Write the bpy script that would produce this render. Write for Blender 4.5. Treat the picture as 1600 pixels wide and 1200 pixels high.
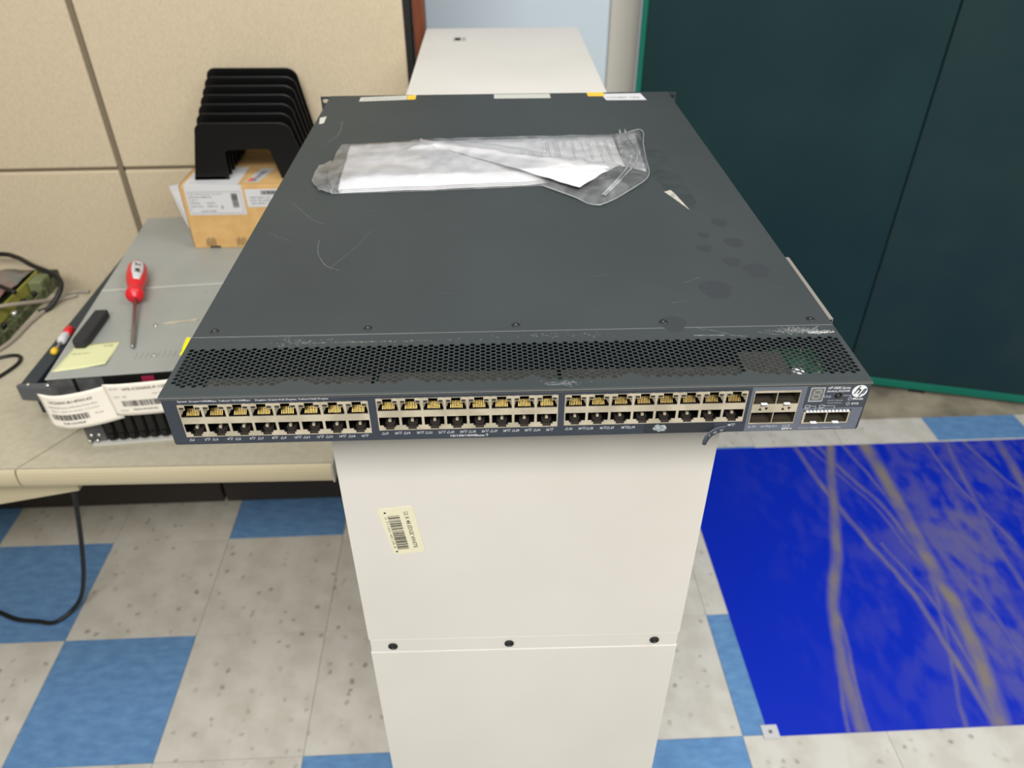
import bpy, bmesh, math, random
from mathutils import Vector, Matrix, noise
from mathutils.geometry import delaunay_2d_cdt
import numpy as np
random.seed(7)
for o in list(bpy.data.objects): bpy.data.objects.remove(o)
SC = bpy.context.scene
COL = SC.collection

# ------------------------------------------------------------------ camera, world, lights, exposure
cd = bpy.data.cameras.new('camera'); cam = bpy.data.objects.new('camera', cd); COL.objects.link(cam)
yaw, pit, rol = 0.041744, 0.628712, -0.005317
fw = Vector((math.sin(yaw)*math.cos(pit), math.cos(yaw)*math.cos(pit), -math.sin(pit)))
ri = fw.cross(Vector((0, 0, 1))).normalized(); up = ri.cross(fw)
r2 = ri*math.cos(rol)+up*math.sin(rol); u2 = -ri*math.sin(rol)+up*math.cos(rol)
mw = Matrix((r2, u2, -fw)).transposed().to_4x4(); mw.translation = Vector((1.00828, -1.13773, 1.53605))
cam.matrix_world = mw
cd.sensor_width = 36; cd.lens = 36*1187.02/1600; cd.clip_start = 0.02; cd.clip_end = 60
cd.dof.use_dof = True; cd.dof.focus_distance = 0.56; cd.dof.aperture_fstop = 9.0
SC.camera = cam

W = bpy.data.worlds.new('room_light'); SC.world = W; W.use_nodes = True
W.node_tree.nodes['Background'].inputs[0].default_value = (0.93, 0.97, 1.0, 1)
W.node_tree.nodes['Background'].inputs[1].default_value = 0.25

def area(name, loc, sx, sy, power, target, col=(1, .97, .92)):
    l = bpy.data.lights.new(name, 'AREA'); l.shape = 'RECTANGLE'; l.size = sx; l.size_y = sy; l.energy = power; l.color = col
    o = bpy.data.objects.new(name, l); COL.objects.link(o); o.location = loc
    d = Vector(target)-Vector(loc); o.rotation_euler = d.to_track_quat('-Z', 'Y').to_euler()
    return o
area('fluorescent_light', (0.2, -0.6, 2.75), 1.2, 0.6, 11, (0.2, -0.6, 0))
area('fluorescent_light', (2.4, -0.9, 2.75), 1.2, 0.6, 30, (2.4, -0.9, 0))
area('fluorescent_light', (0.9, -2.2, 2.75), 1.8, 0.6, 62, (0.95, -1.4, 0.6))
vs = SC.view_settings; vs.view_transform = 'Standard'; vs.look = 'None'; vs.gamma = 1; vs.exposure = 0.22
vs.use_curve_mapping = False

# ------------------------------------------------------------------ helpers
def lin(c):
    return tuple(((x/255)/12.92 if x/255 <= 0.04045 else ((x/255+0.055)/1.055)**2.4) for x in c)+(1,)

MATS = {}
def mat(name, rgb, rough=0.5, metal=0.0, rgb2=None, scale=20, detail=4, stretch=(1, 1, 1), lo=.4, hi=.6, bump=0, bscale=200, spec=0.5, alpha=1, trans=0, ior=1.45, rndcol=0, coords='Object'):
    if name in MATS: return MATS[name]
    m = bpy.data.materials.new(name); m.use_nodes = True; nt = m.node_tree; N = nt.nodes; L = nt.links
    b = N['Principled BSDF']
    b.inputs['Roughness'].default_value = rough; b.inputs['Metallic'].default_value = metal
    b.inputs['Base Color'].default_value = lin(rgb); b.inputs['Specular IOR Level'].default_value = spec
    b.inputs['Alpha'].default_value = alpha; b.inputs['Transmission Weight'].default_value = trans; b.inputs['IOR'].default_value = ior
    tc = N.new('ShaderNodeTexCoord'); mp = N.new('ShaderNodeMapping'); L.new(tc.outputs[coords], mp.inputs[0])
    mp.inputs['Scale'].default_value = stretch
    if rgb2:
        n = N.new('ShaderNodeTexNoise'); n.inputs['Scale'].default_value = scale; n.inputs['Detail'].default_value = detail
        L.new(mp.outputs[0], n.inputs[0])
        r = N.new('ShaderNodeMapRange'); r.inputs[1].default_value = lo; r.inputs[2].default_value = hi
        L.new(n.outputs['Fac'], r.inputs[0])
        mx = N.new('ShaderNodeMix'); mx.data_type = 'RGBA'; L.new(r.outputs[0], mx.inputs[0])
        mx.inputs[6].default_value = lin(rgb); mx.inputs[7].default_value = lin(rgb2)
        L.new(mx.outputs[2], b.inputs['Base Color'])
    if bump:
        n2 = N.new('ShaderNodeTexNoise'); n2.inputs['Scale'].default_value = bscale; n2.inputs['Detail'].default_value = 3
        L.new(mp.outputs[0], n2.inputs[0])
        bp = N.new('ShaderNodeBump'); bp.inputs['Strength'].default_value = bump; bp.inputs['Distance'].default_value = 0.002
        L.new(n2.outputs['Fac'], bp.inputs['Height']); L.new(bp.outputs[0], b.inputs['Normal'])
    MATS[name] = m
    return m

class MB:
    def __init__(s): s.v = []; s.f = []; s.m = []; s.mats = []; s.smooth = []
    def mi(s, m):
        if m not in s.mats: s.mats.append(m)
        return s.mats.index(m)
    def add(s, vs, fs, m, smooth=False):
        k = len(s.v); s.v += [tuple(v) for v in vs]; i = s.mi(m)
        for f in fs: s.f.append(tuple(k+a for a in f)); s.m.append(i); s.smooth.append(smooth)
    def box(s, a, b, m, M=None):
        x0, y0, z0 = a; x1, y1, z1 = b
        v = [(x0,y0,z0),(x1,y0,z0),(x1,y1,z0),(x0,y1,z0),(x0,y0,z1),(x1,y0,z1),(x1,y1,z1),(x0,y1,z1)]
        if M is not None: v = [M @ Vector(p) for p in v]
        s.add(v, [(0,3,2,1),(4,5,6,7),(0,1,5,4),(1,2,6,5),(2,3,7,6),(3,0,4,7)], m)
    def prism(s, poly, z0, z1, m, M=None, axis='z', smooth=False):
        n = len(poly)
        if axis == 'z': v = [(x, y, z0) for x, y in poly]+[(x, y, z1) for x, y in poly]
        elif axis == 'y': v = [(x, z0, y) for x, y in poly]+[(x, z1, y) for x, y in poly]
        else: v = [(z0, x, y) for x, y in poly]+[(z1, x, y) for x, y in poly]
        if M is not None: v = [M @ Vector(p) for p in v]
        s.add(v, [tuple(range(n-1, -1, -1)), tuple(range(n, 2*n))], m)
        k = len(s.v)-2*n; i = s.mi(m)
        for a in range(n):
            b = (a+1) % n; s.f.append((k+a, k+b, k+n+b, k+n+a)); s.m.append(i); s.smooth.append(smooth)
    def lathe(s, prof, m, M=None, seg=24, smooth=True):
        v = []; f = []
        for r, z in prof:
            for k in range(seg):
                t = 2*math.pi*k/seg; v.append((r*math.cos(t), r*math.sin(t), z))
        for a in range(len(prof)-1):
            for k in range(seg):
                k2 = (k+1) % seg; f.append((a*seg+k, a*seg+k2, (a+1)*seg+k2, (a+1)*seg+k))
        f.append(tuple(range(seg-1, -1, -1))); f.append(tuple((len(prof)-1)*seg+k for k in range(seg)))
        if M is not None: v = [M @ Vector(p) for p in v]
        s.add(v, f, m, smooth)
    def tube(s, pts, r, m, seg=10, smooth=True):
        P = [Vector(p) for p in pts]; v = []; f = []; prev = None
        for i, p in enumerate(P):
            t = (P[min(i+1, len(P)-1)]-P[max(i-1, 0)]).normalized()
            if prev is None:
                a = Vector((0, 0, 1)) if abs(t.z) < .9 else Vector((1, 0, 0)); n = t.cross(a).normalized()
            else: n = (prev-t*prev.dot(t)).normalized()
            prev = n; b = t.cross(n)
            rr = r[i] if isinstance(r, (list, tuple)) else r
            for k in range(seg):
                q = 2*math.pi*k/seg; v.append(p+n*math.cos(q)*rr+b*math.sin(q)*rr)
        for i in range(len(P)-1):
            for k in range(seg):
                k2 = (k+1) % seg; f.append((i*seg+k, i*seg+k2, (i+1)*seg+k2, (i+1)*seg+k))
        f.append(tuple(range(seg-1, -1, -1))); f.append(tuple((len(P)-1)*seg+k for k in range(seg)))
        s.add(v, f, m, smooth)
    def mesh(s, name):
        me = bpy.data.meshes.new(name); me.from_pydata([tuple(v) for v in s.v], [], s.f)
        for m in s.mats: me.materials.append(m)
        for p, i, sm in zip(me.polygons, s.m, s.smooth): p.material_index = i; p.use_smooth = sm
        me.update()
        bm = bmesh.new(); bm.from_mesh(me); bmesh.ops.recalc_face_normals(bm, faces=bm.faces); bm.to_mesh(me); bm.free()
        return me
    def build(s, name, parent=None, loc=None, rot=None, bevel=0, recalc=True):
        o = bpy.data.objects.new(name, s.mesh(name)); COL.objects.link(o)
        if parent: o.parent = parent
        if loc: o.location = loc
        if rot: o.rotation_euler = rot
        if bevel:
            b = o.modifiers.new('bevel', 'BEVEL'); b.width = bevel; b.segments = 2; b.limit_method = 'ANGLE'
        return o

def tag(o, label=None, cat=None, group=None, kind=None):
    if label: o['label'] = label
    if cat: o['category'] = cat
    if group: o['group'] = group
    if kind: o['kind'] = kind
    return o
def thing(name, label, cat, loc=(0, 0, 0), rz=0, group=None):
    o = bpy.data.objects.new(name, None); COL.objects.link(o); o.location = loc; o.rotation_euler = (0, 0, rz)
    o.empty_display_size = .02
    return tag(o, label, cat, group)
def spline(ctrl, n=8):
    C = [Vector(c) for c in ctrl]; C = [C[0]*2-C[1]]+C+[C[-1]*2-C[-2]]; out = []
    for i in range(1, len(C)-2):
        for k in range(n):
            t = k/n; a, b, c, d = C[i-1:i+3]
            out.append(.5*((2*b)+(c-a)*t+(2*a-5*b+4*c-d)*t*t+(3*b-a-3*c+d)*t**3))
    out.append(C[-2]); return out
def box(name, a, b, m, parent=None, bevel=0, **k):
    mb = MB(); mb.box(a, b, m); return mb.build(name, parent, bevel=bevel, **k)

def in_poly(x, y, P):
    c = False; n = len(P); j = n-1
    for i in range(n):
        if (P[i][1] > y) != (P[j][1] > y) and x < (P[j][0]-P[i][0])*(y-P[i][1])/(P[j][1]-P[i][1])+P[i][0]: c = not c
        j = i
    return c
def plate(outer, holes, inhole=None):
    """flat plate with real openings; returns verts, tris, boundary edges (2D, mm)"""
    V = []; E = []
    for P in [outer]+holes:
        k = len(V); n = len(P); V += [Vector(p) for p in P]; E += [(k+i, k+(i+1) % n) for i in range(n)]
    v, e, f, *_ = delaunay_2d_cdt(V, E, [], 0, 1e-6)
    out = []
    for t in f:
        cx = sum(v[i][0] for i in t)/len(t); cy = sum(v[i][1] for i in t)/len(t)
        if not in_poly(cx, cy, outer): continue
        if inhole:
            if inhole(cx, cy): continue
        elif any(in_poly(cx, cy, h) for h in holes): continue
        out.append(tuple(t))
    cnt = {}
    for t in out:
        for a in range(len(t)):
            q = (t[a], t[(a+1) % len(t)]); cnt[tuple(sorted(q))] = None if tuple(sorted(q)) in cnt else q
    return v, out, [q for q in cnt.values() if q]
def add_plate(mb, outer, holes, t, m, fn, inhole=None):
    """fn(x,y,d) maps plate mm + depth mm to metres"""
    v, f, e = plate(outer, holes, inhole); n = len(v)
    vv = [fn(p[0], p[1], 0) for p in v]+[fn(p[0], p[1], t) for p in v]
    ff = list(f)+[tuple(n+i for i in reversed(q)) for q in f]+[(b, a, n+a, n+b) for a, b in e]
    mb.add(vv, ff, m)

def text2d(s, w=None, h=None, shear=0, bold=0):
    """flat lettering: verts (x right, y up, origin lower left) and faces scaled to width w or height h"""
    cu = bpy.data.curves.new('t', 'FONT'); cu.body = s; cu.resolution_u = 2; cu.shear = shear; cu.offset = bold
    ob = bpy.data.objects.new('t', cu); me = bpy.data.meshes.new_from_object(ob)
    v = [(p.co.x, p.co.y) for p in me.vertices]; f = [tuple(p.vertices) for p in me.polygons]
    bpy.data.objects.remove(ob); bpy.data.meshes.remove(me); bpy.data.curves.remove(cu)
    if not v: return [], []
    x0 = min(p[0] for p in v); x1 = max(p[0] for p in v); y0 = min(p[1] for p in v); y1 = max(p[1] for p in v)
    sx = w/(x1-x0) if w else None; sy = h/(y1-y0) if h else None
    sx = sx or sy; sy = sy or sx
    return [((p[0]-x0)*sx, (p[1]-y0)*sy) for p in v], f

# ------------------------------------------------------------------ materials
m_tile_w = mat('white_vinyl_tile', (214, 212, 205), .35, rgb2=(203, 199, 190), scale=14, bump=.03, bscale=60)
m_tile_b = mat('blue_vinyl_tile', (96, 138, 190), .35, rgb2=(112, 158, 205), scale=26, lo=.35, hi=.7, stretch=(1, 2.2, 1), bump=.03, bscale=60)
def tile_speckle(m, dark, amt):
    nt = m.node_tree; N = nt.nodes; L = nt.links; b = N['Principled BSDF']
    src = b.inputs['Base Color'].links[0].from_socket
    tc = N.new('ShaderNodeTexCoord'); oi = N.new('ShaderNodeObjectInfo'); ad = N.new('ShaderNodeVectorMath'); ad.operation = 'MULTIPLY_ADD'
    L.new(oi.outputs['Location'], ad.inputs[0]); ad.inputs[1].default_value = (3.1, 4.7, 0); L.new(tc.outputs['Object'], ad.inputs[2])
    nz = N.new('ShaderNodeTexNoise'); nz.inputs['Scale'].default_value = 60; L.new(ad.outputs[0], nz.inputs[0])
    dm = N.new('ShaderNodeVectorMath'); dm.operation = 'MULTIPLY_ADD'; L.new(nz.outputs['Color'], dm.inputs[0]); dm.inputs[1].default_value = (.012, .012, 0); L.new(ad.outputs[0], dm.inputs[2])
    vo = N.new('ShaderNodeTexVoronoi'); vo.inputs['Scale'].default_value = 40; L.new(dm.outputs[0], vo.inputs[0])
    r = N.new('ShaderNodeMapRange'); r.inputs[1].default_value = .12; r.inputs[2].default_value = .30; r.inputs[3].default_value = 1; r.inputs[4].default_value = 0
    L.new(vo.outputs['Distance'], r.inputs[0])
    sep = N.new('ShaderNodeSeparateColor'); L.new(vo.outputs['Color'], sep.inputs[0])
    g = N.new('ShaderNodeMapRange'); g.inputs[1].default_value = .42; g.inputs[2].default_value = 1.0; L.new(sep.outputs[0], g.inputs[0])
    mu = N.new('ShaderNodeMath'); mu.operation = 'MULTIPLY'; L.new(r.outputs[0], mu.inputs[0]); L.new(g.outputs[0], mu.inputs[1])
    m2 = N.new('ShaderNodeMath'); m2.operation = 'MULTIPLY'; L.new(mu.outputs[0], m2.inputs[0]); m2.inputs[1].default_value = amt
    mx = N.new('ShaderNodeMix'); mx.data_type = 'RGBA'; L.new(m2.outputs[0], mx.inputs[0]); L.new(src, mx.inputs[6]); mx.inputs[7].default_value = lin(dark)
    L.new(mx.outputs[2], b.inputs['Base Color'])
tile_speckle(m_tile_w, (128, 122, 108), .75)
m_tile_base = mat('tile_adhesive', (150, 145, 132), .8)
m_concrete = mat('grimy_concrete', (170, 160, 140), .9, rgb2=(110, 103, 90), scale=7, detail=8, lo=.35, hi=.65, bump=.4, bscale=60)
m_fabric = mat('beige_partition_fabric', (210, 196, 170), .95, rgb2=(198, 184, 158), scale=420, detail=2, stretch=(1, 1, .35), lo=.3, hi=.7, bump=.2, bscale=700, spec=.1)
m_reveal = mat('partition_reveal', (128, 116, 96), .7)
m_black_gap = mat('black_reveal', (22, 21, 20), .6)
m_race = mat('shaded_raceway', (62, 56, 52), .7)  # under-desk shade is put into this dark base colour
m_wood = mat('brown_wood', (120, 62, 34), .5, rgb2=(96, 46, 24), scale=12, stretch=(6, 6, .6))
m_bluewall = mat('pale_blue_wall', (224, 238, 248), .6)
m_beigepost = mat('beige_post', (222, 217, 206), .55)
m_green = mat('dark_green_panel', (20, 50, 54), .5, spec=.3, rgb2=(27, 57, 59), scale=3, detail=6, lo=.35, hi=.7)
m_green2 = mat('dark_green_panel_dull', (26, 53, 57), .55, spec=.3, rgb2=(36, 58, 59), scale=5, detail=7, lo=.4, hi=.75)
m_teal = mat('teal_edge', (16, 118, 98), .4)
m_cab = mat('white_cabinet_laminate', (217, 214, 208), .5, spec=.3, rgb2=(211, 208, 201), scale=5, lo=.4, hi=.7)
m_cabline = mat('cabinet_joint_shadow', (150, 146, 140), .7)
m_hole = mat('black_screw', (26, 27, 28), .4)
m_label = mat('cream_label_paper', (226, 222, 194), .6)
m_ink = mat('black_ink', (40, 39, 36), .7)
m_inkgrey = mat('grey_ink', (120, 118, 112), .7)
m_desk = mat('beige_desk_laminate', (184, 178, 158), .5, rgb2=(178, 171, 151), scale=90, bump=.02, bscale=400)
m_deskedge = mat('beige_desk_edge', (192, 181, 152), .45)
m_capgrey = mat('pale_grey_trim', (172, 172, 164), .5)
m_sw = mat('graphite_powder_coat', (56, 62, 63), .55, spec=.3, rgb2=(51, 56, 58), scale=7, detail=8, lo=.35, hi=.7, bump=.06, bscale=900)
m_swfront = mat('slate_blue_front', (54, 60, 71), .5, rgb2=(50, 56, 67), scale=30)
m_swbare = mat('bare_dark_front', (42, 46, 52), .45)
m_swlight = mat('blue_grey_overlay', (98, 104, 118), .5)
m_swdark = mat('dark_overlay', (62, 67, 77), .5)
m_edge = mat('seam_and_lip_highlight', (150, 150, 148), .35, metal=.4)
m_scratch = mat('pale_scratch', (108, 111, 112), .7, rgb2=(80, 84, 86), scale=300)
m_in = mat('switch_inside_black', (5, 5, 5), .9, spec=.1)
m_cage = mat('nickel_port_shell', (212, 203, 182), .33, metal=.35, rgb2=(190, 182, 162), scale=60)
m_cagetop = mat('dull_port_cage_top', (82, 78, 70), .4, metal=.3, rgb2=(120, 114, 104), scale=180, lo=.55, hi=.72)
m_cav = mat('port_cavity_black', (16, 15, 16), .35)
m_gold = mat('gold_contact', (226, 194, 116), .3, metal=.8)
m_brown = mat('port_latch_brown', (48, 42, 39), .4)
m_sfpin = mat('sfp_cage_inside', (96, 88, 74), .4, metal=.6)
m_led = mat('smoky_led_window', (54, 52, 48), .3)
m_white = mat('white_print', (222, 225, 228), .6)
m_print = mat('pale_grey_print', (186, 190, 198), .6)
m_pcb = mat('green_circuit_board', (20, 66, 44), .4, rgb2=(34, 86, 56), scale=120, lo=.5, hi=.55)
m_bracket = mat('dull_zinc', (122, 118, 112), .5)
m_bright = mat('bright_steel', (205, 205, 200), .25, metal=.8)
m_seg = mat('display_window', (104, 105, 104), .3)
m_segl = mat('display_segment', (150, 151, 148), .4)
m_screw = mat('dark_screw', (60, 62, 64), .3, metal=.7)
m_sticker = mat('grey_white_sticker', (192, 192, 184), .5)
m_yellow = mat('yellow_sticker', (228, 190, 50), .5)
m_lime = mat('bright_yellow_sticker', (250, 240, 10), .5)
m_srv = mat('galvanised_server_lid', (162, 166, 163), .42, metal=.15, rgb2=(154, 159, 156), scale=9, lo=.4, hi=.7)
m_srvdk = mat('server_black_plastic', (15, 16, 18), .4)
m_srvgrey = mat('server_grey_plastic', (92, 93, 95), .4, rgb2=(70, 71, 73), scale=50)
m_capgrey2 = mat('bright_lid_edge', (205, 206, 200), .4)
m_rail = mat('navy_rack_rail', (38, 50, 60), .4)
m_railgrey = mat('grey_rail_end', (92, 97, 104), .35, metal=.3)
m_magenta = mat('maroon_latch', (140, 30, 62), .4)
m_card = mat('brown_cardboard', (208, 170, 112), .8, rgb2=(200, 160, 102), scale=40)
m_cardedge = mat('cardboard_edge', (150, 112, 62), .85)
m_paper = mat('white_paper', (204, 205, 208), .7)
m_bundle = mat('bundle_paper', (203, 203, 206), .7)
m_tagpaper = mat('off_white_tag', (238, 232, 220), .6)
m_blackplastic = mat('black_sorter_plastic', (11, 11, 12), .3, spec=.4)
m_foam = mat('charcoal_foam', (44, 44, 46), .8, bump=.2, bscale=800)
m_note = mat('pale_yellow_note', (214, 216, 168), .8)
m_red = mat('red_grip', (214, 30, 44), .3)
m_steel = mat('blade_steel', (150, 145, 142), .3, metal=.8)
m_cable = mat('black_cable', (24, 24, 25), .4)
m_cableg = mat('grey_cable', (152, 142, 130), .5)
m_boardgreen = mat('olive_circuit_board', (96, 104, 74), .5, rgb2=(62, 68, 44), scale=60, lo=.45, hi=.55)
m_yellowgreen = mat('yellow_green_edge', (160, 156, 74), .5)

def bag_material(nm, lo, hi):
    m = bpy.data.materials.new(nm); m.use_nodes = True; nt = m.node_tree; N = nt.nodes; L = nt.links
    N.remove(N['Principled BSDF']); out = N['Material Output']
    tr = N.new('ShaderNodeBsdfTransparent'); gl = N.new('ShaderNodeBsdfGlossy'); gl.inputs['Roughness'].default_value = .16
    df = N.new('ShaderNodeBsdfDiffuse'); df.inputs[0].default_value = lin((242, 245, 248))
    tc = N.new('ShaderNodeTexCoord'); n = N.new('ShaderNodeTexNoise'); n.inputs['Scale'].default_value = 34; n.inputs['Detail'].default_value = 3; n.inputs['Distortion'].default_value = 1.2
    L.new(tc.outputs['Object'], n.inputs[0])
    r = N.new('ShaderNodeMapRange'); r.inputs[1].default_value = .4; r.inputs[2].default_value = .75; r.inputs[3].default_value = lo; r.inputs[4].default_value = hi
    L.new(n.outputs['Fac'], r.inputs[0])
    m1 = N.new('ShaderNodeMixShader'); L.new(r.outputs[0], m1.inputs[0]); L.new(tr.outputs[0], m1.inputs[1]); L.new(df.outputs[0], m1.inputs[2])
    fr = N.new('ShaderNodeFresnel'); fr.inputs[0].default_value = 1.36
    bp = N.new('ShaderNodeBump'); bp.inputs['Strength'].default_value = .3; bp.inputs['Distance'].default_value = .0015
    n2 = N.new('ShaderNodeTexNoise'); n2.inputs['Scale'].default_value = 90; n2.inputs['Distortion'].default_value = 2; L.new(tc.outputs['Object'], n2.inputs[0])
    L.new(n2.outputs['Fac'], bp.inputs['Height']); L.new(bp.outputs[0], gl.inputs['Normal'])
    m2 = N.new('ShaderNodeMixShader'); L.new(fr.outputs[0], m2.inputs[0]); L.new(m1.outputs[0], m2.inputs[1]); L.new(gl.outputs[0], m2.inputs[2])
    L.new(m2.outputs[0], out.inputs[0]); MATS[nm] = m
    return m
m_bag = bag_material('clear_polythene', .07, .20)
m_bagm = bag_material('milky_polythene', .16, .48)
m_rim = mat('rim_highlight_plastic', (205, 210, 212), .25, alpha=.30)

# ------------------------------------------------------------------ floor
T = .3048
fl = MB(); fl.box((-1.6, -5, -.05), (5, 1.6, -.004), m_tile_base)
floor = tag(fl.build('floor'), kind='structure')
blue = {(0,-1),(-1,0),(-2,1),(1,1),(2,-2),(5,-1),(4,-2),(5,1),(8,2),(-3,-2),(7,0),(1,-4),(8,-3),(-3,-4),(6,-5),(2,-5)}
tm = {}
def tile_mesh(m, d):
    mb = MB(); b = .0006; w = T-.0008
    mb.add([(0,0,-.004),(w,0,-.004),(w,d,-.004),(0,d,-.004),(0,0,-b),(w,0,-b),(w,d,-b),(0,d,-b),(b,b,0),(w-b,b,0),(w-b,d-b,0),(b,d-b,0)],
           [(0,1,5,4),(1,2,6,5),(2,3,7,6),(3,0,4,7),(4,5,9,8),(5,6,10,9),(6,7,11,10),(7,4,8,11),(8,9,10,11)], m)
    return mb.mesh('floor_tile')
for k, m in (('w', m_tile_w), ('b', m_tile_b)):
    tm[k] = tile_mesh(m, T-.0008); tm[k+'c'] = tile_mesh(m, .112)
for j in range(-5, 3):
    for i in range(-5, 11):
        k = 'b' if (i, j) in blue else 'w'
        o = bpy.data.objects.new('floor_tile', tm[k+('c' if j == 2 else '')]); COL.objects.link(o); o.parent = floor
        o.location = (i*T-(.03 if j == 2 and i > 6 else 0), j*T, 0)
        if j == 2 and i == 6: o.scale.x = (T-.031)/T
box('concrete_strip', (-1.6, .7222, -.004), (3.6, 1.6, -.0012), m_concrete, floor)

# ------------------------------------------------------------------ partition on the left
wb = MB(); wb.box((-1.5, .4988, 0), (.872, .54, 1.9), m_reveal); wall = tag(wb.build('wall_back'), kind='structure')
def panel(x0, x1, z0, z1):
    mb = MB(); mb.box((x0, .492, z0), (x1, .501, z1), m_fabric); mb.build('panel', wall, bevel=.004)
for (x0, x1) in ((-1.5, -.402), (-.39, .230), (.2425, .868)):
    for (z0, z1) in ((.11, .949), (.9555, 1.88)): panel(x0, x1, z0, z1)
wl = MB(); wl.box((-1.56, -5, 0), (-1.5, .5, 1.9), m_fabric); tag(wl.build('unseen_wall_left'), kind='structure')  # unseen wall, added to block light coming in from the left
mb = MB()
for x in (-.391, .2415): mb.box((x-.0012, .4975, .1), (x+.0014, .5005, 1.88), m_black_gap)
mb.build('seam', wall)
for (x0, x1) in ((-1.5, -.39), (-.383, .256), (.264, .872)): box('raceway_cover', (x0, .447, 0), (x1, .5, .10), m_race, wall, bevel=.003)
box('end_strip', (.868, .4925, 0), (.8815, .545, 1.9), m_black_gap, wall)  # shade of the gap beside the wood post, drawn as a black strip
tag(box('trim_1', (.885, .50, 0), (.908, .56, 1.95), m_wood, bevel=.002), kind='structure')
tag(box('wall_rear', (.60, 1.25, 0), (1.396, 1.29, 2.1), m_bluewall), kind='structure')
tag(box('trim_2', (1.397, 1.235, 0), (1.482, 1.29, 2.1), m_beigepost, bevel=.004), kind='structure')

# ------------------------------------------------------------------ green panel
ang = math.atan2(-.126, .448)
gp = thing('green_partition', 'tall dark green panelled screen with bright teal edge trim standing behind the blue mat', 'partition', (1.470, 1.131, .012), ang)
box('panel', (.012, 0, .03), (.788, .03, 2.1), m_green, gp, bevel=.002)
box('panel', (.791, -.003, .03), (1.62, .03, 2.1), m_green2, gp, bevel=.002)
box('panel', (1.623, 0, .03), (2.1, .03, 2.1), m_green, gp, bevel=.002)
mb = MB(); mb.box((0, -.004, 0), (2.1, .034, .03), m_teal); mb.build('edge_trim', gp, bevel=.004)
mb = MB(); mb.box((-.004, -.004, .0302), (.0118, .034, 2.1), m_teal); mb.build('edge_trim', gp, bevel=.003)
for x in (.05, 1.0, 2.0): box('foot', (x, .002, -.012), (x+.05, .03, 0), m_black_gap, gp)

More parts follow.
